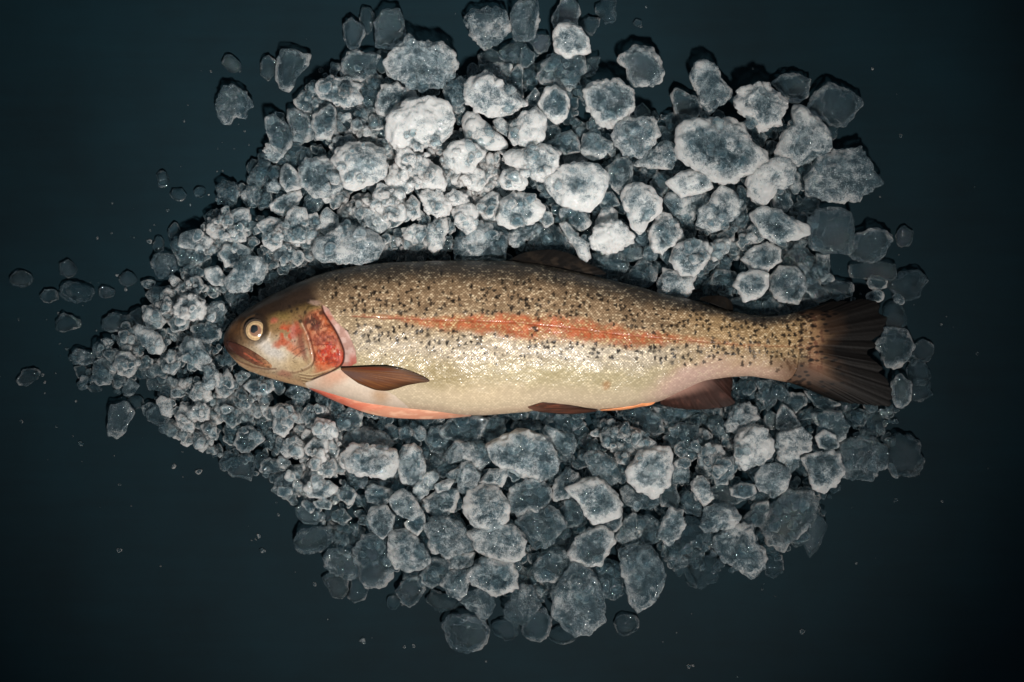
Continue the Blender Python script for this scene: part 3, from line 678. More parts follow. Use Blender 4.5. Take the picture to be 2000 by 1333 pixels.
ICE = """
.15 1 672,50 687,35 710,50 710,70 700,95 685,96 672,75
.08 0 E 717 40 15 24 0
.18 1 732,45 750,19 780,22 790,50 795,82 760,96 735,90
.55 2 750,122 770,102 787,90 798,74 806,68 817,85 830,85 862,84 882,100 889,122 885,148 865,162 840,172 810,170 785,160 762,147
.12 0 E 525 135 17 22 0
.22 1 544,115 550,100 575,101 605,109 600,130 580,160 567,179 547,172 540,155
.02 0 E 452 125 18 14 .5
.3 1 432,178 455,168 478,180 492,208 480,230 460,228 450,240 430,235 425,212
.3 1 667,125 680,107 702,100 737,110 735,140 712,155 690,160 670,147
.2 0 E 747 120 20 22 0
.65 2 617,175 625,155 650,155 680,152 700,170 702,197 687,207 662,205 632,192
.35 1 700,167 715,152 742,147 760,162 745,175 735,200 732,225 710,210
.4 1 574,197 592,180 612,175 630,197 627,210 610,221 585,215
.35 1 560,215 572,210 600,225 612,250 610,270 592,277 575,270 562,242
.3 2 519,232 535,225 555,240 570,270 567,287 552,300 532,282 520,257
.45 2 610,225 625,220 645,207 655,215 655,250 645,270 617,272 612,250
.12 1 657,212 687,205 720,220 722,240 695,252 675,262 657,257
.65 2 747,170 775,162 812,180 810,195 780,205 757,230 737,222 735,200
.95 3 757,232 770,215 805,195 845,190 875,207 885,230 882,265 862,285 820,290 775,288 760,265
.6 2 E 740 240 18 14 0
.6 2 E 707 255 17 10 0
.4 1 E 745 262 15 17 0
.65 2 642,287 660,267 682,264 697,277 675,287 652,302
.2 1 486,350 495,330 510,315 530,322 545,340 535,355 510,362
.6 2 512,295 527,281 542,287 555,295 550,305 540,317 530,315 522,305
.5 2 549,330 560,320 575,330 585,347 587,367 560,375 547,360
.5 2 582,327 600,312 625,310 652,315 660,335 672,355 665,370 642,382 615,380 592,365
.8 3 652,315 662,292 687,281 720,279 745,292 755,325 750,350 725,360 695,367 675,362 665,342
.97 3 775,292 800,287 832,307 857,332 870,357 862,370 820,367 790,347 775,322
.92 3 760,327 775,320 800,350 810,365 800,377 780,377 755,360
.85 3 730,380 745,360 770,367 785,390 792,410 790,425 770,432 750,422 730,405
.7 2 690,410 705,390 722,377 735,410 762,435 750,452 735,460 717,445 702,435
.8 2 792,395 805,380 820,397 820,422 805,430 790,412
.9 3 815,380 837,370 865,380 880,402 877,420 855,427 835,412
.75 2 830,450 850,432 870,430 872,455 862,480 850,496 837,485
.75 2 785,447 810,437 835,445 835,460 815,475 790,470
.6 3 617,485 625,467 657,452 690,440 722,450 742,467 745,487 732,507 705,517 662,515 627,510
.4 1 660,420 680,410 700,425 707,445 675,457 657,445
.7 2 627,415 640,407 660,420 662,445 637,460 622,447
.65 3 560,422 575,405 597,410 600,435 595,472 575,475 554,470 555,445
.65 2 600,422 620,415 625,440 617,470 600,475
.65 3 505,442 525,427 547,432 555,447 550,480 532,492 517,480 512,455
.7 2 525,400 555,380 585,372 589,385 575,405 550,420 532,410
.5 2 520,360 537,351 550,365 542,377 522,375
.2 1 424,367 437,352 457,360 467,377 462,400 445,405 430,395
.35 1 467,380 487,365 507,367 517,387 505,402 485,405
.6 2 402,450 415,432 437,420 465,410 487,410 490,430 475,450 477,467 445,470 417,462
.6 2 429,495 442,480 465,475 487,485 485,502 460,520 440,522
.6 3 440,545 455,520 485,502 510,505 516,522 508,545 485,563 458,571 443,562
.5 2 E 557 498 25 14 0
.45 1 E 525 507 15 18 0
.6 2 E 582 505 12 15 0
.4 1 E 612 395 20 17 0
.6 1 E 670 387 12 14 0
.6 2 E 753 467 12 10 0
.5 1 E 697 390 10 9 0
.6 2 E 757 292 8 10 0
.15 1 745,500 755,480 780,475 800,495 795,508 760,508
.12 1 E 620 525 35 15 -.2
.4 1 E 572 530 12 18 0
.35 1 906,42 925,25 955,17 985,25 995,47 987,70 970,87 942,99 930,75 917,55
.3 2 997,25 1015,7 1040,-4 1052,10 1054,37 1047,65 1030,80 1005,77 1000,55
.3 1 1082,25 1095,2 1115,-4 1130,10 1132,27 1127,50 1100,50 1085,57 1079,40
.8 3 1082,75 1090,52 1110,48 1135,55 1147,75 1152,100 1130,108 1107,112 1085,100
.1 0 1132,45 1150,30 1172,37 1170,52 1155,75 1140,60
.08 0 1162,12 1175,0 1202,2 1202,40 1182,47 1167,27
.1 0 E 1245 45 8 7 0
.4 2 1202,117 1225,100 1245,90 1270,95 1285,115 1297,142 1292,155 1272,172 1242,170 1227,152 1220,132
.25 2 1050,152 1062,130 1080,107 1110,112 1140,110 1141,145 1127,167 1112,175 1075,165
.15 1 1141,117 1172,110 1170,130 1162,145 1144,140
.12 1 975,100 990,90 1015,82 1035,97 1042,115 1025,127 1005,125 982,117
.12 1 1032,80 1050,72 1070,70 1077,87 1067,100 1050,102
.15 1 935,107 960,95 975,107 985,122 950,125 935,132
.5 1 947,137 955,125 977,125 1000,127 997,147 980,155 960,145
.45 1 985,160 1000,140 1010,127 1021,130 1020,162 1022,190 1005,180
.12 0 E 1037 150 14 28 0
.8 3 907,172 922,155 950,145 962,147 982,165 1005,177 1027,202 1010,212 985,222 955,230 932,220 912,200
.35 2 866,170 877,155 900,152 910,162 907,192 885,217 870,200
.75 3 1054,200 1065,177 1085,167 1105,180 1115,205 1105,230 1085,241 1067,230 1057,215
.5 2 1027,195 1045,172 1055,185 1052,207 1035,207
.85 3 990,270 1000,242 1022,220 1045,212 1065,230 1065,252 1055,280 1035,290 1005,282
.9 2 900,240 910,217 932,225 955,247 985,272 990,287 950,290 910,275
.6 2 962,235 980,230 995,250 990,267 970,255
.6 3 1142,182 1152,167 1175,162 1210,160 1235,180 1239,205 1225,232 1197,247 1175,240 1152,215
.5 2 E 1162 242 12 16 0
.55 3 1199,250 1207,235 1240,232 1275,232 1287,260 1275,285 1250,305 1220,300 1200,275
.6 2 1132,292 1140,262 1160,260 1197,280 1195,292 1160,315 1145,305
.25 2 1072,280 1090,262 1115,255 1127,272 1132,297 1105,302 1085,295
.35 1 E 1132 250 16 14 0
.15 1 1240,210 1255,200 1272,220 1270,230 1240,232
.3 1 1312,185 1322,174 1342,185 1360,192 1370,210 1360,232 1340,240 1320,222
.2 1 1296,232 1310,222 1330,232 1325,255 1305,255
.5 2 1350,152 1357,127 1375,121 1395,127 1410,155 1430,177 1425,195 1405,205 1385,220 1370,202 1360,177
.75 3 1435,195 1450,177 1475,165 1500,167 1517,177 1540,200 1527,220 1522,242 1487,255 1470,235 1440,212
.2 1 1507,162 1527,147 1555,146 1580,157 1577,185 1562,202 1542,200 1525,180
.15 1 1577,212 1595,182 1617,165 1650,175 1680,197 1670,222 1650,247 1625,245 1600,230
.1 0 E 1627 257 10 17 0
.65 3 1545,222 1552,212 1575,215 1600,237 1620,260 1620,292 1610,307 1562,322 1520,307 1522,282 1532,257 1552,245
.65 3 1324,275 1332,250 1357,235 1395,235 1425,232 1447,247 1465,280 1492,295 1496,310 1482,327 1455,340 1420,352 1390,347 1362,332 1332,305
.35 1 1447,240 1467,235 1480,260 1490,285 1470,282 1455,260
.5 2 1275,290 1300,275 1320,285 1325,305 1310,330 1270,327 1240,322 1262,300
.75 3 1457,357 1469,333 1499,318 1520,309 1544,312 1551,333 1544,360 1517,369 1508,387 1490,400 1472,387
.5 2 E 1552 358 12 20 0
.5 2 1575,360 1586,330 1604,306 1640,297 1682,294 1697,312 1703,333 1718,357 1700,375 1664,393 1625,390 1580,381
.8 3 1304,357 1331,336 1364,333 1388,345 1391,366 1370,378 1331,384
.4 1 1269,357 1283,336 1304,345 1307,369 1292,382 1277,372
.5 2 1295,393 1310,378 1340,384 1382,378 1370,411 1340,435 1316,423
.7 3 1361,435 1367,408 1388,393 1406,367 1427,372 1448,396 1442,420 1418,441 1388,450
.35 1 E 1448 388 14 26 0
.75 3 1466,420 1490,405 1520,411 1544,429 1571,438 1577,459 1550,468 1520,477 1490,462
.4 2 1511,381 1529,364 1541,384 1547,399 1535,415 1514,402
.15 1 1547,399 1574,384 1601,393 1595,414 1565,420 1544,417
.2 2 1577,426 1604,409 1637,411 1661,420 1665,459 1658,492 1622,493 1586,486 1577,462
.2 1 1662,480 1676,459 1700,447 1730,453 1740,474 1730,495 1703,511 1676,513 1661,498
.05 0 E 1767 462 17 20 0
.75 3 1268,450 1292,417 1310,420 1328,435 1331,462 1310,483 1292,496 1271,480
.8 3 1211,387 1222,370 1240,357 1262,365 1292,390 1290,415 1267,435 1250,454 1235,445 1225,415
.75 3 1307,510 1322,480 1355,468 1379,474 1386,492 1376,519 1355,537 1331,537
.65 2 1283,555 1298,528 1328,534 1355,540 1352,564 1340,582 1310,579 1289,570
.7 2 1385,480 1400,468 1427,468 1421,492 1394,513
.7 2 1448,507 1472,486 1496,477 1520,486 1521,510 1499,528 1472,531
.75 3 1434,558 1445,534 1472,529 1496,537 1499,558 1481,582 1454,585
.55 2 1505,543 1520,522 1550,522 1568,540 1574,567 1559,594 1520,585 1505,564
.4 1 1571,531 1586,534 1610,564 1622,582 1595,594 1574,570
.25 1 1535,498 1556,477 1580,486 1595,510 1598,537 1565,528
.45 1 1595,498 1619,495 1622,540 1604,549
.3 1 1607,561 1628,546 1664,552 1664,579 1622,585
.1 0 1658,519 1685,513 1748,516 1748,549 1700,546 1664,543
.35 1 E 1715 553 20 14 0
.08 0 1733,558 1757,528 1790,528 1814,549 1799,579 1766,588
.5 1 E 1709 579 16 14 0
.4 1 E 1755 585 12 9 .5
.08 0 E 1748 618 22 28 0
.5 1 E 1400 450 18 12 0
.35 1 E 1445 432 22 20 0
.6 2 E 1475 457 18 20 0
.5 2 E 1457 480 14 12 0
.4 1 E 1436 492 14 18 0
.35 1 E 1343 450 17 18 0
.25 1 E 1412 552 27 27 0
.1 0 E 1366 560 20 24 0
.25 1 E 1475 597 50 18 0
.2 0 E 1478 402 12 10 0
.95 3 869,300 882,282 905,274 932,282 947,300 932,320 920,335 895,337 877,322
.88 3 985,305 1000,291 1025,292 1070,285 1090,302 1087,327 1070,350 1040,347 1022,332 1000,325
.88 3 977,352 985,332 1005,327 1022,342 1030,362 1022,372 1000,370 985,367
.92 2 902,335 925,325 945,335 950,360 935,375 915,370
.6 1 950,350 970,330 980,345 985,370 965,380 950,370
.7 2 E 887 352 18 20 0
.9 2 850,325 862,328 870,350 868,368 852,372 845,350
.88 3 1066,357 1080,340 1100,325 1132,321 1170,324 1182,342 1184,365 1170,390 1155,410 1132,407 1100,402 1080,382
.85 3 975,412 985,385 1005,375 1040,382 1065,410 1050,427 1030,440 1000,445 977,435
.85 2 937,395 955,377 975,380 977,405 962,440 945,432
.9 3 867,385 885,369 910,380 915,400 895,402 877,400
.9 3 885,415 897,402 922,402 932,420 930,445 912,460 892,445
.4 2 891,467 907,460 932,437 960,435 990,455 987,480 982,505 945,510 890,505
.45 2 992,455 1020,442 1050,437 1040,457 1025,475 1005,485 995,475
.25 1 1027,482 1050,442 1090,442 1110,467 1122,492 1080,510 1040,500
.65 3 1093,440 1107,435 1127,457 1147,475 1152,500 1145,510 1132,505 1120,480
.6 2 1050,427 1065,412 1080,417 1080,435 1067,445
.5 2 1093,420 1097,407 1122,405 1145,417 1155,435 1135,452 1115,442 1100,432
.85 3 1155,467 1167,445 1185,435 1205,430 1225,445 1236,475 1220,485 1190,495 1160,485
.75 2 1165,430 1175,410 1192,404 1205,415 1207,432 1187,435 1162,445
.35 2 1169,395 1182,375 1197,375 1209,400 1192,405 1175,407
.4 2 1185,330 1205,310 1225,307 1235,322 1230,352 1210,379 1195,365 1187,345
.4 1 1235,322 1252,330 1262,355 1257,367 1237,357 1230,350
.1 1 E 1250 467 18 15 0
.25 1 1220,542 1240,517 1260,507 1282,525 1282,545 1265,562 1222,560
.35 1 1157,512 1182,497 1212,492 1225,515 1215,540 1200,555 1172,547 1162,530
.4 1 E 1240 497 22 16 0
.4 2 E 1270 495 14 16 0
.4 1 E 1303 500 10 35 -.5
.5 1 E 1117 307 28 12 0
.06 0 E 318 351 14 18 0
.06 0 E 347 380 16 14 0
.04 0 E 390 376 12 10 0
.06 0 E 133 526 16 17 0
.05 0 E 42 546 23 14 .2
.03 0 E 97 578 18 13 0
.08 0 E 150 572 33 19 .1
.1 0 E 207 571 15 13 0
.05 0 E 250 545 16 14 0
.08 0 E 310 479 10 16 0
.08 0 E 341 457 12 20 0
.2 1 297,515 305,497 325,495 342,507 347,525 332,542 310,542
.15 1 397,422 412,410 430,410 432,425 405,435
.5 2 349,472 357,457 382,447 400,460 415,470 405,485 380,487 352,482
.4 1 347,500 357,487 390,485 410,495 400,512 370,525 350,520
.2 1 287,575 300,560 330,558 345,575 335,595 300,600
.5 2 345,565 365,545 390,540 400,560 385,580 355,580
.65 2 400,525 425,520 440,540 435,560 415,555 400,540
.4 1 E 290 555 15 9 0
.08 0 110,629 125,611 143,619 159,624 156,639 128,649 112,644
.1 0 33,744 46,726 66,721 79,726 77,739 51,756
.08 0 199,626 222,614 250,616 270,629 255,644 217,647 202,642
.3 1 138,695 153,682 179,690 184,708 168,713 145,710
.2 0 145,718 163,713 179,726 173,739 153,739
.35 1 184,708 202,698 217,703 224,726 214,749 194,754 179,739
.3 0 E 186 759 14 9 0
.55 2 226,713 235,690 253,690 268,705 265,723 250,736 232,731
.45 1 219,657 240,649 263,647 268,667 260,682 235,682
.6 3 265,647 273,634 291,642 314,657 320,675 311,690 296,693 286,680 270,662
.6 3 349,682 367,658 390,665 406,690 413,703 398,723 378,716 357,698
.5 2 314,705 329,688 352,690 357,713 339,730 319,726
.45 1 E 300 713 12 13 0
.85 3 339,611 352,585 378,573 398,588 400,608 388,624 362,619
.7 2 278,619 288,601 309,608 324,629 311,644 288,639
.5 2 309,593 329,583 344,588 337,606 314,606
.4 2 398,608 415,590 435,588 444,608 430,625 408,632
.5 2 327,629 347,616 370,626 367,644 339,647
.4 2 375,639 395,631 429,642 431,660 406,672 383,662
.3 1 212,815 217,792 250,786 260,808 247,830 245,843 230,855 213,848
.05 0 E 265 787 16 14 0
.3 1 237,744 258,739 273,754 260,772 242,774
.2 1 288,739 314,731 327,744 311,762 291,762
.6 2 306,785 316,774 332,779 339,802 332,815 316,810
.2 1 286,805 304,790 321,805 332,820 321,838 304,830 288,820
.75 2 370,772 380,754 406,751 413,777 398,790 378,785
.85 3 372,802 388,785 411,797 408,820 393,825 375,815
.75 2 344,815 355,790 372,797 383,823 378,843 357,843
.7 1 352,848 375,843 383,860 365,874 354,866
.6 1 324,841 344,825 355,843 349,858 334,851
.55 2 378,846 400,848 411,861 395,884 380,874
.3 2 380,825 408,825 434,841 421,858 398,851
.15 1 406,879 429,866 431,887 416,894
.5 2 426,744 444,723 459,744 457,767 439,779 423,762
.7 3 395,739 413,711 426,726 426,754 403,759
.4 2 431,797 441,790 464,805 472,825 454,836 434,818
.4 2 E 473 783 17 10 .3
.5 1 E 357 749 13 10 0
.45 2 477,755 490,742 530,742 535,760 515,772 492,770
.35 1 557,770 570,755 595,757 607,770 600,787 575,782
.65 3 532,800 550,787 572,795 580,812 570,835 555,850 535,842 537,820
.5 2 585,815 605,790 635,795 637,812 612,822 600,827
.75 3 610,835 620,817 647,820 652,840 647,857 620,855
.35 2 655,830 662,810 695,802 707,807 705,830 687,842 665,840
.3 2 672,870 682,847 710,837 750,847 770,865 767,880 732,877 695,872 675,880
.65 3 667,890 692,867 725,875 770,880 774,900 765,932 732,932 697,927 677,912
.6 3 775,897 790,875 810,867 822,882 830,910 825,932 805,945 782,935
.65 3 807,957 820,932 845,922 852,937 837,965 820,976
.3 1 832,907 850,885 872,885 887,907 862,920 842,917
.35 1 830,855 842,837 865,832 875,860 867,885 842,882
.35 2 780,840 792,830 807,840 800,865 782,857
.5 2 E 820 847 12 14 0
.25 1 E 760 847 22 15 0
.55 2 825,975 857,960 890,952 895,980 885,1000 855,1010 835,1005
.6 3 850,947 875,935 887,940 875,957 855,963
.55 3 757,975 775,962 790,957 812,977 825,1000 805,1015 775,1005
.5 2 715,960 727,947 765,960 757,980 745,990 717,980
.55 3 715,1010 727,990 755,990 770,1007 767,1035 747,1050 725,1035
.6 3 790,1022 805,1007 827,1005 832,1025 815,1045 797,1037
.4 2 532,957 542,935 575,915 590,920 580,950 577,965 565,975 545,967
.3 2 460,865 467,840 487,831 512,850 512,862 492,880 472,885
.15 1 437,905 457,892 492,892 500,905 490,937 452,927
.3 1 512,865 535,852 547,872 540,887 520,875
.7 2 550,880 555,860 580,852 595,870 580,887 560,892
.8 3 595,875 612,857 640,857 642,880 625,895 600,890
.8 3 617,900 640,890 650,910 640,932 625,937 605,925
.75 3 592,955 612,937 640,940 660,955 635,975 605,972
.55 3 612,980 635,975 650,982 645,995 620,992
.3 2 577,992 595,980 615,985 630,1005 617,1022 595,1022 580,1010
.5 2 657,952 680,947 695,965 687,985 665,977
.35 2 645,1000 670,995 687,1012 675,1022 650,1017
.4 2 E 527 912 20 14 0
.6 2 E 652 875 10 22 0
.35 1 E 478 807 20 16 0
.5 2 E 550 905 18 10 0
.3 1 E 515 835 15 18 0
.15 1 577,1060 587,1035 612,1030 645,1030 651,1052 637,1072 605,1081 585,1075
.12 1 645,1067 660,1050 670,1030 700,1022 710,1042 700,1072 675,1075
.25 2 635,1087 645,1075 675,1077 697,1087 700,1120 682,1130 655,1125 637,1105
.08 0 630,1130 647,1120 680,1132 680,1155 667,1170 650,1165
.08 0 680,1165 690,1130 705,1130 720,1152 712,1170 692,1177
.22 2 692,1080 710,1047 740,1040 760,1052 762,1092 770,1112 750,1137 725,1149 710,1140 700,1110
.5 3 759,1052 767,1040 792,1036 815,1050 825,1070 841,1092 825,1112 795,1117 775,1107 762,1085
.5 3 831,1030 845,1015 870,1012 900,1025 917,1047 927,1072 900,1080 872,1090 847,1072
.6 2 875,1095 895,1080 925,1080 922,1102 900,1115 880,1110
.35 2 824,1120 845,1092 875,1095 875,1120 860,1140 842,1150 827,1137
.5 2 860,1142 877,1117 910,1115 917,1135 910,1160 897,1171 872,1160
.55 3 916,1115 940,1094 975,1095 1000,1100 1005,1125 1012,1150 987,1155 965,1160 942,1147 920,1140
.55 3 920,1040 940,1027 975,1020 1007,1027 1024,1052 1020,1080 1002,1096 972,1092 940,1080 922,1060
.65 3 906,990 915,962 945,947 975,952 992,977 992,1010 975,1030 950,1035 922,1022
.2 1 772,1155 795,1130 820,1127 830,1152 820,1172 800,1187 785,1177
.06 0 E 767 1177 13 14 0
.08 0 832,1170 845,1152 870,1160 897,1175 890,1192 850,1192
.35 2 900,1177 917,1157 940,1147 960,1157 967,1180 955,1205 940,1210 925,1195
.12 1 865,1225 877,1202 912,1200 945,1210 955,1235 942,1262 912,1275 882,1262
.3 2 985,1197 995,1170 1020,1147 1037,1147 1057,1175 1050,1190 1035,1212 1015,1222 992,1212
.06 0 E 987 1230 27 20 0
.12 1 1020,1230 1040,1195 1062,1190 1076,1210 1070,1240 1055,1252 1022,1242
.06 0 E 1100 1240 27 18 0
.45 3 1082,1160 1100,1140 1120,1100 1145,1110 1167,1135 1177,1170 1180,1215 1160,1230 1125,1242 1100,1220 1080,1200
.2 1 1152,1110 1172,1090 1200,1087 1215,1120 1215,1155 1200,1170 1180,1167 1170,1140
.4 3 1210,1077 1240,1067 1272,1072 1287,1092 1297,1130 1280,1170 1247,1194 1230,1175 1225,1140 1212,1107
.05 0 E 1223 1220 24 20 -.3
.45 2 1042,1117 1055,1085 1075,1062 1102,1075 1115,1105 1100,1130 1087,1137 1050,1136
.55 3 1110,1082 1125,1050 1150,1032 1187,1032 1200,1055 1187,1080 1177,1097 1147,1106 1120,1092
.35 3 1010,1017 1030,1002 1070,990 1090,1002 1105,1027 1087,1050 1065,1067 1045,1075 1025,1060
.45 3 995,967 1010,945 1050,937 1070,952 1075,975 1065,992 1020,1005 995,1002
.15 1 E 1095 1055 25 20 0
.5 2 1077,972 1090,935 1105,914 1125,922 1140,940 1120,950 1110,972 1085,982
.75 3 1107,955 1125,947 1145,937 1162,932 1182,942 1200,962 1215,985 1210,1005 1187,1016 1157,1021 1142,1000 1130,977
.3 2 1101,980 1117,972 1132,992 1145,1020 1127,1032 1107,1025
.4 2 1170,1022 1215,992 1215,1025 1200,1037 1175,1030
.5 2 1202,1050 1220,1012 1242,1005 1250,1030 1250,1065 1217,1062
.3 2 1247,1010 1272,1005 1290,1025 1287,1055 1262,1067 1250,1050
.55 3 1287,1050 1295,1017 1310,995 1332,997 1337,1025 1325,1050 1307,1065
.8 3 1225,920 1240,902 1250,880 1285,877 1307,880 1310,920 1307,945 1292,960 1272,972 1250,962 1230,940
.75 3 1220,845 1230,832 1260,847 1282,865 1280,880 1255,875 1240,855
.4 2 1175,852 1185,837 1207,837 1227,842 1250,862 1240,887 1207,880 1177,870
.4 3 1137,895 1160,880 1182,887 1205,912 1212,935 1195,946 1165,930 1150,910
.6 3 1200,887 1215,880 1230,890 1225,907 1207,905
.6 3 955,870 980,855 1010,842 1045,847 1070,862 1090,900 1082,925 1057,937 1025,935 990,917 960,900
.45 2 1062,845 1070,832 1095,842 1117,847 1125,872 1120,885 1095,885 1080,872
.45 1 997,837 1005,822 1032,827 1055,822 1057,837 1025,845
.3 1 865,845 875,820 925,815 955,820 937,857 900,862 872,857
.35 1 950,817 985,817 987,842 967,862 952,865 940,842
.45 2 870,887 890,862 925,862 957,877 957,897 937,917 900,905 877,905
.5 3 892,937 900,907 920,907 940,925 932,950 910,966 895,960
.65 3 935,942 955,917 995,915 980,950 957,945
.55 3 872,927 900,910 902,925 880,942
.35 1 1077,817 1090,810 1132,810 1135,830 1115,842 1087,837
.25 1 1155,820 1185,817 1185,837 1167,852
.08 0 1120,845 1140,830 1157,847 1155,880 1127,882
.15 1 1207,807 1225,797 1260,795 1290,820 1295,842 1275,852 1255,842
.35 1 1275,795 1312,795 1347,805 1337,820 1300,830
.4 2 1215,960 1225,947 1250,962 1285,967 1287,985 1260,995 1225,987
.5 2 1310,900 1332,892 1347,920 1345,942 1312,945
.35 2 1287,955 1320,947 1325,975 1322,992 1292,987
.3 2 1300,855 1326,826 1366,832 1363,872 1353,895 1326,882
.35 2 1356,862 1369,839 1392,849 1392,872 1366,875
.5 2 E 1343 890 17 10 0
.55 3 1363,888 1379,872 1406,872 1412,888 1399,908 1386,920 1369,908
.5 3 1392,925 1406,898 1432,892 1432,925 1422,945 1399,948
.75 3 1439,862 1445,846 1472,831 1495,839 1510,862 1508,892 1485,905 1458,915 1437,902
.6 2 1420,826 1435,796 1462,789 1487,816 1462,836 1439,847 1425,839
.3 1 E 1365 820 20 13 0
.3 1 1369,799 1409,799 1412,816 1389,822
.35 1 1300,799 1333,796 1350,809 1320,836 1300,839
.15 1 E 1412 846 26 20 0
.5 2 1515,839 1515,813 1528,789 1548,806 1561,829 1541,839
.65 3 1515,862 1528,839 1561,839 1587,855 1577,879 1558,885 1561,908 1544,918 1521,895
.35 1 E 1505 822 13 17 0
.2 1 1558,826 1584,793 1591,803 1584,829 1564,839
.5 2 1587,809 1617,804 1643,806 1658,832 1650,855 1633,862 1610,842 1594,826
.65 3 1594,855 1610,841 1630,852 1640,872 1620,882 1600,875
.65 3 1567,895 1597,885 1640,885 1642,928 1630,951 1610,961 1587,948 1581,925
.35 1 1640,872 1663,859 1699,859 1729,872 1732,895 1713,928 1663,939 1643,928
.15 0 1673,809 1696,796 1726,803 1724,846 1690,852
.05 0 1736,862 1756,846 1795,862 1805,902 1782,928 1746,925 1732,898
.4 1 E 1745 920 7 17 -.4
.55 3 1475,931 1491,908 1525,908 1544,928 1531,958 1511,974 1488,958
.2 2 1491,1034 1505,987 1538,958 1581,961 1594,981 1584,1020 1558,1047 1531,1072 1505,1060
.12 1 1564,1047 1587,1011 1604,1011 1615,1027 1597,1070 1581,1088
.4 2 1449,1017 1472,987 1498,978 1505,994 1488,1027 1465,1030
.5 3 1368,1027 1376,994 1396,987 1432,991 1442,1011 1429,1030 1379,1039
.5 2 1391,1053 1425,1034 1468,1030 1483,1057 1495,1110 1468,1128 1442,1110 1412,1096
.08 0 1485,1073 1505,1063 1528,1083 1528,1116 1511,1129 1495,1120
.08 0 1336,1113 1366,1087 1396,1083 1406,1103 1396,1133 1363,1153 1343,1139
.25 1 1307,1067 1340,1011 1366,1014 1389,1037 1383,1070 1356,1093 1330,1106 1300,1093
.7 3 1350,945 1369,931 1386,941 1391,971 1376,986 1363,974
.45 3 1425,954 1445,943 1472,948 1475,964 1452,974 1429,968
.35 2 1386,954 1412,941 1439,961 1442,981 1412,991 1389,981
.3 2 1326,974 1343,958 1369,984 1369,1011 1340,1001
.35 1 1478,747 1505,740 1528,750 1515,786 1498,803 1485,780
.12 0 1432,750 1465,740 1478,766 1475,783 1449,789 1429,770
.4 1 1538,793 1544,766 1571,770 1574,789 1554,809
.3 1 1571,763 1597,773 1643,789 1617,803 1591,793
.35 2 E 1760 765 20 30 0
.15 0 1780,740 1815,745 1820,770 1800,785 1780,780
.3 1 1712,676 1729,643 1767,643 1781,660 1778,692 1745,720 1729,714
.08 0 E 1803 687 20 22 0
.08 0 E 1795 728 25 25 0
.35 1 E 525 573 20 15 -.5
.3 1 E 556 552 20 14 -.4
.2 1 E 590 545 18 14 0
.15 1 E 470 582 18 14 -.4
.3 1 E 500 590 16 12 -.6
.3 1 E 660 512 26 14 -.2
.45 2 E 640 512 14 12 0
.3 1 E 1385 570 18 14 0
.3 1 E 1345 585 22 16 0
.3 1 E 1440 598 20 14 0
.35 1 E 1530 600 26 16 0
.3 1 E 1575 602 24 16 0
.35 1 E 1250 548 18 16 0
"""
# ------------------------------------------------------------------ the ice
import bmesh
def ico(level):
    bm = bmesh.new(); bmesh.ops.create_icosphere(bm, subdivisions=level, radius=1.0)
    V = np.array([v.co[:] for v in bm.verts]); F = np.array([[v.index for v in f.verts] for f in bm.faces]); bm.free()
    return V, F
ICO = {k: ico(k) for k in (2, 3, 4, 5)}
def radial(P):
    """outline -> radius by angle about its centroid"""
    P = np.asarray(P, float); Q = np.roll(P, -1, 0)
    cr = P[:, 0]*Q[:, 1]-Q[:, 0]*P[:, 1]; A = cr.sum()/2
    c = ((P+Q)*cr[:, None]).sum(0)/(6*A)
    N = 192; ang = np.arange(N)*2*math.pi/N; R = np.zeros(N)
    for k, a in enumerate(ang):
        d = np.array([math.cos(a), math.sin(a)]); best = 0
        for p, q_ in zip(P-c, Q-c):
            e = q_-p; den = d[0]*e[1]-d[1]*e[0]
            if abs(den) < 1e-9: continue
            t = (p[0]*e[1]-p[1]*e[0])/den; s = (p[0]*d[1]-p[1]*d[0])/den
            if -1e-6 <= s <= 1+1e-6 and t > best: best = t
        R[k] = best
    R[R <= 0] = R.mean()
    ker = np.array([1,3,4,3,1])/12.0
    R = sum(ker[i]*np.roll(R, i-2) for i in range(5))*1.07
    return c, R, abs(A)
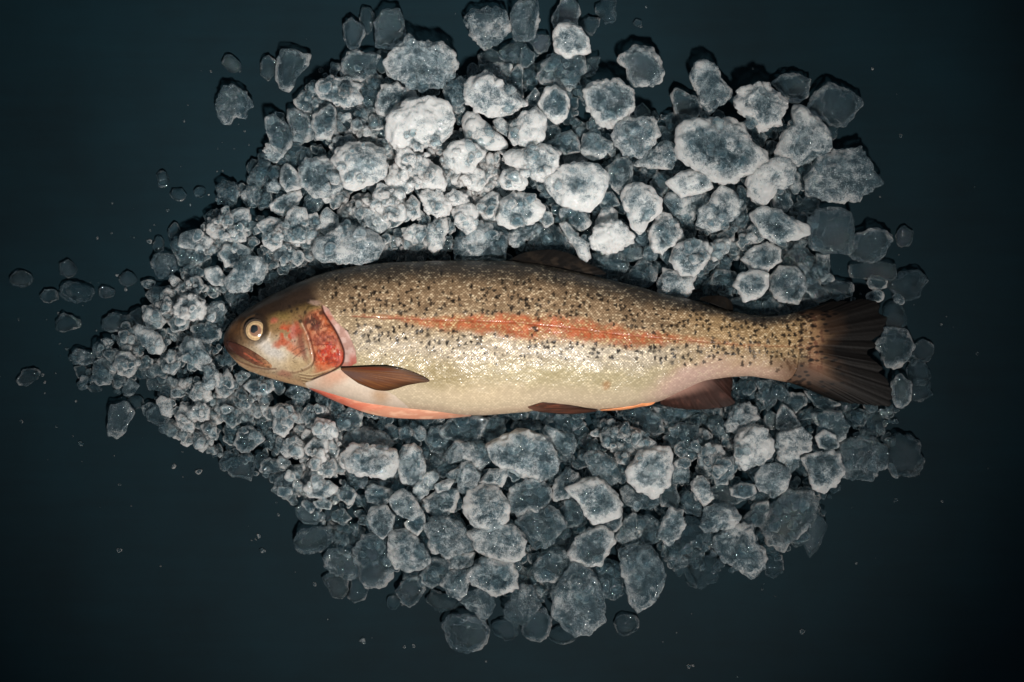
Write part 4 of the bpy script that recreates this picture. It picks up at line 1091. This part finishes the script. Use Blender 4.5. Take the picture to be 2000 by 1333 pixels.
def chunk_verts(V0, R, h, seed, frost, jag=1.0):
    rs = np.random.RandomState(seed)
    d = V0; rxy = np.hypot(d[:, 0], d[:, 1])+1e-9
    a = np.arctan2(d[:, 1], d[:, 0]) % (2*math.pi); N = len(R)
    Rf = np.interp(a*N/(2*math.pi), np.arange(N+1), np.r_[R, R[0]])
    p = 2.35; s = (rxy**p+np.abs(d[:, 2])**p)**(-1/p)
    u = np.stack([d[:, 0]*s, d[:, 1]*s, d[:, 2]*s], -1)
    for k in range(rs.randint(3, 7)):
        n = rs.normal(size=3); n[2] = (abs(n[2])+0.55)*(1 if rs.rand() < .75 else -1); n /= np.linalg.norm(n)
        dd = rs.uniform(.68, .94); o_ = u@n-dd; u = u - np.maximum(o_, 0)[:, None]*n*0.85
    req = float(np.sqrt((R**2).mean()))
    pos = np.stack([u[:, 0]*Rf, u[:, 1]*Rf, u[:, 2]*h], -1)
    f = 1.0/16
    n1 = fbm(pos[:, 0]*f+seed*1.7, pos[:, 1]*f, pos[:, 2]*f, seed=seed, oct=2)-.5
    f = 1.0/4.5
    n2 = fbm(pos[:, 0]*f, pos[:, 1]*f+seed, pos[:, 2]*f, seed=seed+5, oct=3)-.5
    pit = np.maximum(0, vnoise(pos[:, 0]/7, pos[:, 1]/7+seed, pos[:, 2]/7, seed=seed+9)-.62)
    amp = min(req, 40)
    jg = rs.choice([.25, .5, .8, 1.15]); disp = n1*amp*(.26+.2*jg)*jag + n2*(4.0+4.5*frost)*jag*jg - pit*amp*.35
    rim = np.clip((np.hypot(u[:, 0], u[:, 1])-.40)/.60, 0, 1)**1.6
    big = (fbm(pos[:, 0]/(req*.9)+seed, pos[:, 1]/(req*.9), pos[:, 2]/(req*.9), seed=seed+31, oct=2)-.5)
    rw = rs.uniform(-.05, .95); fv = frost + rim*rw - rw*.42 + big*1.0 + n1*.3
    return pos + d*disp[:, None], np.clip(fv, 0, 1.1)

FISHP = np.vstack([np.stack([TOPC[:, 0], TOPC[:, 1]], -1), [(1720,590),(1745,790)], np.stack([BOTC[:, 0], BOTC[:, 1]], -1)[::-1], ])
fx_ = np.linspace(440, 1640, 200); FT = top_(fx_); FB = bot_(fx_)
def near_fish(x, y, r):
    if x < 400 or x > 1780: return False
    if x > 1600: return 575-r < y < 800+r
    xx = min(max(x, 440), 1640); return np.interp(xx, fx_, FT)-r < y < np.interp(xx, fx_, FB)+r

items = []
for ln in ICE.strip().split('\n'):
    tk = ln.split(); fr = float(tk[0]); lv = int(tk[1])
    if tk[2] == 'E':
        cx, cy, rx, ry, ro = map(float, tk[3:8]); rs = np.random.RandomState(int(cx*7+cy))
        a = np.arange(12)*2*math.pi/12; k = 1+rs.uniform(-.13,.13,12)
        P = np.stack([rx*np.cos(a)*k, ry*np.sin(a)*k], -1); c_, s_ = math.cos(ro), math.sin(ro)
        P = P@np.array([[c_, s_], [-s_, c_]])+[cx, cy]
    else: P = np.array([tuple(map(float, t.split(','))) for t in tk[2:]])
    c, R, A = radial(P)
    req = math.sqrt(A/math.pi); h = min(max(req*.76, 7), 34)
    jit = ((int(c[0]*13+c[1]*7) % 11)-5)*0.8
    z = [h*.62, h*.55+14, h*.55+36, h*.55+60][lv] + (jit if lv else 0)
    if near_fish(c[0], c[1], req*.8) : z = min(z, ZC-2-h*.8)
    z = max(z, h*.6)
    items.append(dict(c=c, R=R, A=A, req=req, h=h, z=z, fr=fr, lv=lv, asp=R.max()/R.min()))
items.sort(key=lambda d: -d['A'])
solo = items[:300]; rest = items[300:]

# ---- wording of every chunk
MARK = [  # plan place, phrase used by others, own label
 ((820,240),'whitest boulder','largest and whitest rounded ice boulder above the middle of the pile'),
 ((822,122),'spiky topped chunk','large spiky ice chunk, frosty left and clear blue right, top left edge'),
 ((702,324),'white block by the crumbs','large rounded white ice block with two grey hollows, left of centre'),
 ((1410,292),'biggest frosted slab','biggest ice slab, mottled grey and white, upper right of the pile'),
 ((1645,345),'mottled right edge slab','large mottled ice slab with clear patches at the far right edge'),
 ((1125,362),'white wedge chunk','large white wedge shaped ice chunk above the dorsal fin'),
 ((963,188),'white pointed slab','large white ice slab with pointed right corner near the pile top'),
 ((1112,78),'small white ball chunk','round white pitted ice chunk sitting on clear ones at the top'),
 ((1250,130),'lone grey lump','grey lumpy ice chunk lying alone at the top with dark shadow'),
 ((1390,170),'leaning finger chunk','finger shaped grey ice chunk leaning at the upper right edge'),
 ((1487,207),'white cap chunk','flat white ice chunk with clear rim at the upper right'),
 ((1573,265),'curved ridge chunk','frosty white ice chunk with curved ridge near the right edge'),
 ((1622,452),'clear blue block','smooth clear blue ice block with white lower rim, right side'),
 ((1521,442),'white egg chunk','white egg shaped ice chunk left of the clear blue block'),
 ((1195,465),'pear shaped chunk','white pear shaped ice chunk right of the dorsal fin'),
 ((1467,557),'round ball above the tail stem','round white ice ball above the adipose fin'),
 ((680,480),'broad grey block over the back','broad grey ice block with white rim touching the trout back behind head'),
 ((478,535),'tilted oval chunk','tilted oval grey ice chunk above the trout forehead'),
 ((575,138),'clear cup chunk','clear angular ice chunk with bright rims lying apart at top left'),
 ((460,205),'bristly lone chunk','bristly dark ice chunk lying apart at the left of the pile top'),
 ((955,55),'clear fan chunk','clear fan shaped ice chunk with bright left corner at the top edge'),
 ((370,600),'crumbly white clump','crumbly bright white ice clump left of the snout'),
 ((292,665),'ringed chunk','ice chunk with a bright white ring left of the snout'),
 ((232,818),'stray pillar chunk','upright clear ice chunk lying apart below the left tip of the pile'),
 ((56,735),'stray far left chunk','lone dark clear ice chunk at the far left of the tabletop'),
 ((730,905),'long square block','long squared frosty ice block below the pectoral fin'),
 ((800,905),'grey leaf chunk','tall grey leaf shaped ice chunk right of the squared block'),
 ((1162,975),'smooth pointed chunk','smooth white ice chunk with a pointed left corner below the belly'),
 ((950,990),'round pale disc','round pale ice disc below the middle of the belly'),
 ((973,1057),'oval with grey hollows','oval ice chunk with grey hollows just under the round pale disc'),
 ((1270,920),'cratered chunk','white ice chunk with a deep dark crater below the vent'),
 ((1022,890),'large wedge under the belly','large frosty wedge of ice under the middle of the belly'),
 ((1135,1170),'pyramid chunk','tall clear pyramid shaped ice chunk at the bottom edge'),
 ((1255,1125),'shield chunk','shield shaped clear ice chunk with bright lower tip, bottom right'),
 ((912,1238),'bottom glass ball','round clear ice ball with two highlights at the very bottom'),
 ((935,1182),'glinting shard','dark ice shard with a bright white glint near the bottom'),
 ((733,1092),'dark leaf chunk','large dark clear leaf shaped ice chunk at the bottom left edge'),
 ((1473,872),'square frosted cube','square frosted white ice chunk below the anal fin'),
 ((1610,920),'lower right frosted lump','frosted ice lump standing over dark tabletop below the tail'),
 ((1540,1010),'big dark double chunk','big dark clear ice chunk with bright right rim, lower right edge'),
 ((1445,1075),'ragged kite chunk','ragged kite shaped ice chunk at the lower right edge'),
 ((1690,897),'dim broad block','broad dim grey ice block at the right under the tail fin'),
 ((1745,680),'ice behind the tail notch','smooth dim ice chunk just right of the tail fin notch'),
 ((1760,765),'bubble at the tail tip','clear bubble like ice chunk touching the lower tip of tail fin'),
 ((611,1056),'clear blue pebble','clear blue oval ice pebble at the bottom left edge'),
 ((1774,895),'almost invisible chunk','almost invisible black clear ice chunk at the far right, below tail'),
]
BODYMARK = [((437,665),"trout's snout"),((1085,495),"dorsal fin"),((1400,578),"adipose fin"),((760,790),"pink belly edge"),
            ((1100,805),"pelvic fin"),((1360,800),"anal fin"),((1650,590),"upper tail lobe"),((1690,792),"lower tail lobe"),((640,520),"nape of the trout"),((520,735),"lower jaw"),((1250,562),"rear back of the trout"),((850,510),"middle of the back")]
used = {}
for mk in MARK:
    j = min((k for k in range(len(solo)) if k not in used), key=lambda k: math.hypot(solo[k]['c'][0]-mk[0][0], solo[k]['c'][1]-mk[0][1]))
    if math.hypot(solo[j]['c'][0]-mk[0][0], solo[j]['c'][1]-mk[0][1]) < 30:
        used[j] = mk; solo[j]['label'] = mk[2]
refs = [(solo[j]['c'], mk[1], solo[j]['req']) for j, mk in used.items()] + [(np.array(p, float), n, 8.0) for p, n in BODYMARK]
def rel(dx, dy):
    a = (math.degrees(math.atan2(-dy, dx))+360) % 360
    return ['right of','upper right of','above','upper left of','left of','lower left of','below','lower right of'][int((a+22.5)//45) % 8]
ORD = ['nearest','second nearest','third nearest','fourth nearest','fifth nearest','sixth nearest','seventh nearest','eighth nearest']
sl = {}
for k, it in enumerate(solo):
    if 'label' in it: continue
    best = min(refs, key=lambda r: math.hypot(it['c'][0]-r[0][0], it['c'][1]-r[0][1])-r[2]*.7)
    dx, dy = it['c']-best[0]; fr = it['fr']; rq = it['req']
    size = 'tiny' if rq < 15 else 'small' if rq < 21 else 'medium' if rq < 30 else 'large'
    tone = 'dark clear' if fr < .13 else 'clear bluish' if fr < .33 else 'cloudy grey' if fr < .53 else 'frosty grey' if fr < .73 else 'frosty white'
    shp = 'elongated' if it['asp'] > 2.3 else 'angular' if it['asp'] > 1.65 else 'rounded'
    sl.setdefault((rel(dx, dy), best[1]), []).append((math.hypot(dx, dy), k, '%s %s %s ice chunk' % (size, tone, shp)))
for (r_, nm), L in sl.items():
    L.sort()
    kinds = [a[2] for a in L]
    for i, (d_, k, pre) in enumerate(L):
        if kinds.count(pre) == 1: lab = '%s %s the %s' % (pre, r_, nm)
        else: lab = '%s, %s %s the %s' % (pre, ORD[min(kinds[:i].count(pre), 7)], r_, nm)
        solo[k]['label'] = lab.replace("the trout's", "the trout's")
loose = lambda c: c[0] < 215 or (c[0] < 420 and c[1] < 460) or (c[0] < 500 and c[1] < 260)
for k, it in enumerate(solo):
    lv = 5 if it['req'] > 15 else 4
    V0, F0 = ICO[lv]
    pos, fv = chunk_verts(V0, it['R'], it['h'], k*7+3, it['fr'])
    pos[:, 1] *= -1
    o = make_mesh('ice_chunk', pos*S, F0[:, ::-1], M_ICE, loc=plan(it['c'][0], it['c'][1], it['z']), attrs={'frost': fv, 'cloud': np.full(len(V0), it['fr'])})
    tag(o, it['label'], 'ice', 'loose ice pieces on the tabletop' if loose(it['c']) else 'ice chunks heaped around the trout')

# ---- countless crumbs of crushed ice between the chunks
PILE = [(140,700),(180,685),(225,655),(285,600),(340,540),(340,470),(400,440),(430,370),(500,330),(520,240),(590,180),(670,120),(760,150),(900,150),(950,110),(1080,100),(1150,110),(1150,200),(1300,230),(1420,225),(1560,240),(1610,310),(1590,400),(1600,500),(1640,580),(1760,600),(1790,700),(1770,800),(1720,900),(1640,950),(1580,1040),(1500,1110),(1400,1120),(1300,1110),(1180,1170),(1040,1170),(900,1150),(800,1130),(700,1100),(640,1040),(580,990),(530,940),(440,900),(330,850),(290,800),(240,770),(160,760)]
DENSE = [(815,335,150,75,.98),(990,325,110,60,.85),(360,600,70,60,.85),(240,690,80,45,.5),(390,800,60,80,.75),(620,900,90,110,.75),(560,470,90,60,.6),(430,450,80,60,.6),(740,400,120,60,.8),(900,370,120,90,.9),(470,790,90,70,.5),(560,830,70,50,.55),(700,260,60,50,.6),(640,190,80,40,.5),(800,480,90,40,.6),(340,690,70,50,.5),(1380,880,110,70,.45),(1400,470,110,70,.45),(1220,860,90,50,.5)]
rg_ = np.random.RandomState(5); VV = []; FF = []; AA = []; BB = []; off = 0
def add_crumb(c, R, h, z, fr, seed, lv):
    global off
    V0, F0 = ICO[lv]; pos, fv = chunk_verts(V0, R, h, seed, fr, jag=.9); pos[:, 1] *= -1
    VV.append(pos*S+np.array(plan(c[0], c[1], z))); FF.append(F0[:, ::-1]+off); AA.append(fv); BB.append(np.full(len(V0), fr)); off += len(V0)
for k, it in enumerate(rest): add_crumb(it['c'], it['R'], it['h'], it['z'], it['fr'], 5000+k, 4)
PP = np.array(PILE); bx0, by0 = PP.min(0); bx1, by1 = PP.max(0); cnt = 0
def rand_R(r, seed):
    rs = np.random.RandomState(seed); a = np.arange(192)*2*math.pi/192
    return r*(1+.18*np.sin(2*a+rs.rand()*6.3)+.12*np.sin(3*a+rs.rand()*6.3)+.08*np.sin(5*a+rs.rand()*6.3))
CC = np.array([it['c'] for it in items]); CR = np.array([it['req'] for it in items]); CZ = np.array([it['z']+it['h']*.5 for it in items])
m_cnt = 0
while m_cnt < 520:
    x, y = rg_.uniform(bx0, bx1), rg_.uniform(by0, by1)
    if not inpoly(np.array([x]), np.array([y]), PILE)[0] or near_fish(x, y, -20): continue
    d = np.hypot(CC[:, 0]-x, CC[:, 1]-y)
    if (d < CR*.75).any(): continue
    r = rg_.uniform(10, 19)
    add_crumb((x, y), rand_R(r, m_cnt+70000), r*.75, rg_.uniform(10, 34), rg_.uniform(.05, .38), 70000+m_cnt, 3); m_cnt += 1
while cnt < 4100:
    x, y = rg_.uniform(bx0, bx1), rg_.uniform(by0, by1)
    if not inpoly(np.array([x]), np.array([y]), PILE)[0]: continue
    if near_fish(x, y, -14): continue
    dens = .34; fr = .26
    for (dx_, dy_, rx_, ry_, a_) in DENSE:
        q_ = math.exp(-((x-dx_)/rx_)**2-((y-dy_)/ry_)**2)
        dens = max(dens, q_*1.0); fr = max(fr, .28+q_*(a_-.2)*.9)
    if rg_.rand() > dens: continue
    r = rg_.uniform(4, 8) if rg_.rand() < .6 else rg_.uniform(8, 14)
    d = np.hypot(CC[:, 0]-x, CC[:, 1]-y); hit = d < CR*.85
    z = (CZ[hit].max()*rg_.uniform(.55, .98) if hit.any() else rg_.uniform(6, 26))
    if fr > .42: z = (CZ[hit].max() if hit.any() else 30)*rg_.uniform(.85, 1.22)
    z = max(z, r*.5)
    if near_fish(x, y, 14): z = min(z, ZC-12)
    add_crumb((x, y), rand_R(r, cnt), r*.75, z, min(.95, max(.08, fr+rg_.uniform(-.15, .15))), cnt+9000, 3); cnt += 1
o = make_mesh('crushed_ice', np.vstack(VV), np.vstack(FF), M_ICE, attrs={'frost': np.concatenate(AA), 'cloud': np.concatenate(BB)})
tag(o, 'crumbs of crushed ice filling the gaps of the pile', kind='stuff')
# ---- droplets and specks on the bare tabletop
VV = []; FF = []; AA = []; BB = []; off = 0; MELT = []
while len(MELT) < 110:
    q_ = PP[rg_.randint(len(PP))] + rg_.normal(size=2)*[95, 75]; x, y = q_
    if inpoly(np.array([x]), np.array([y]), PILE)[0] or (np.hypot(CC[:, 0]-x, CC[:, 1]-y) < CR*1.15).any(): continue
    MELT.append((float(x), float(y), float(rg_.uniform(.9, 2.3) if rg_.rand() < .85 else rg_.uniform(3, 6))))
for (x, y, r) in [(1752,185,2.2),(424,335,2),(435,334,2),(245,566,3),(190,465,2.4),(218,456,2),(36,624,2),(91,624,1.6),(93,898,2),(117,672,2.2),(160,902,1.5),(313,1106,2),(790,1264,2.5),(808,1262,3),(1345,1302,4),(1354,1300,3),(486,283,1.7),(412,140,2.5),(393,139,1.6),(469,139,2),(564,22,1.5),(1252,53,2),(1930,915,2),(1862,640,1.4),(262,538,2),(228,538,1.6),(188,646,1.6),(700,1190,1.5),(1840,980,1.3),(640,1210,1.2)] + MELT:
    add_crumb((x, y), rand_R(r, abs(int(x))), r*.6, r*.3, .5, abs(int(x*3)), 2)
o = make_mesh('water_droplets', np.vstack(VV), np.vstack(FF), M_ICE, attrs={'frost': np.concatenate(AA), 'cloud': np.concatenate(BB)})
tag(o, 'tiny melt water droplets and specks scattered over the dark tabletop', kind='stuff')
print('ice', len(solo), len(rest), cnt)
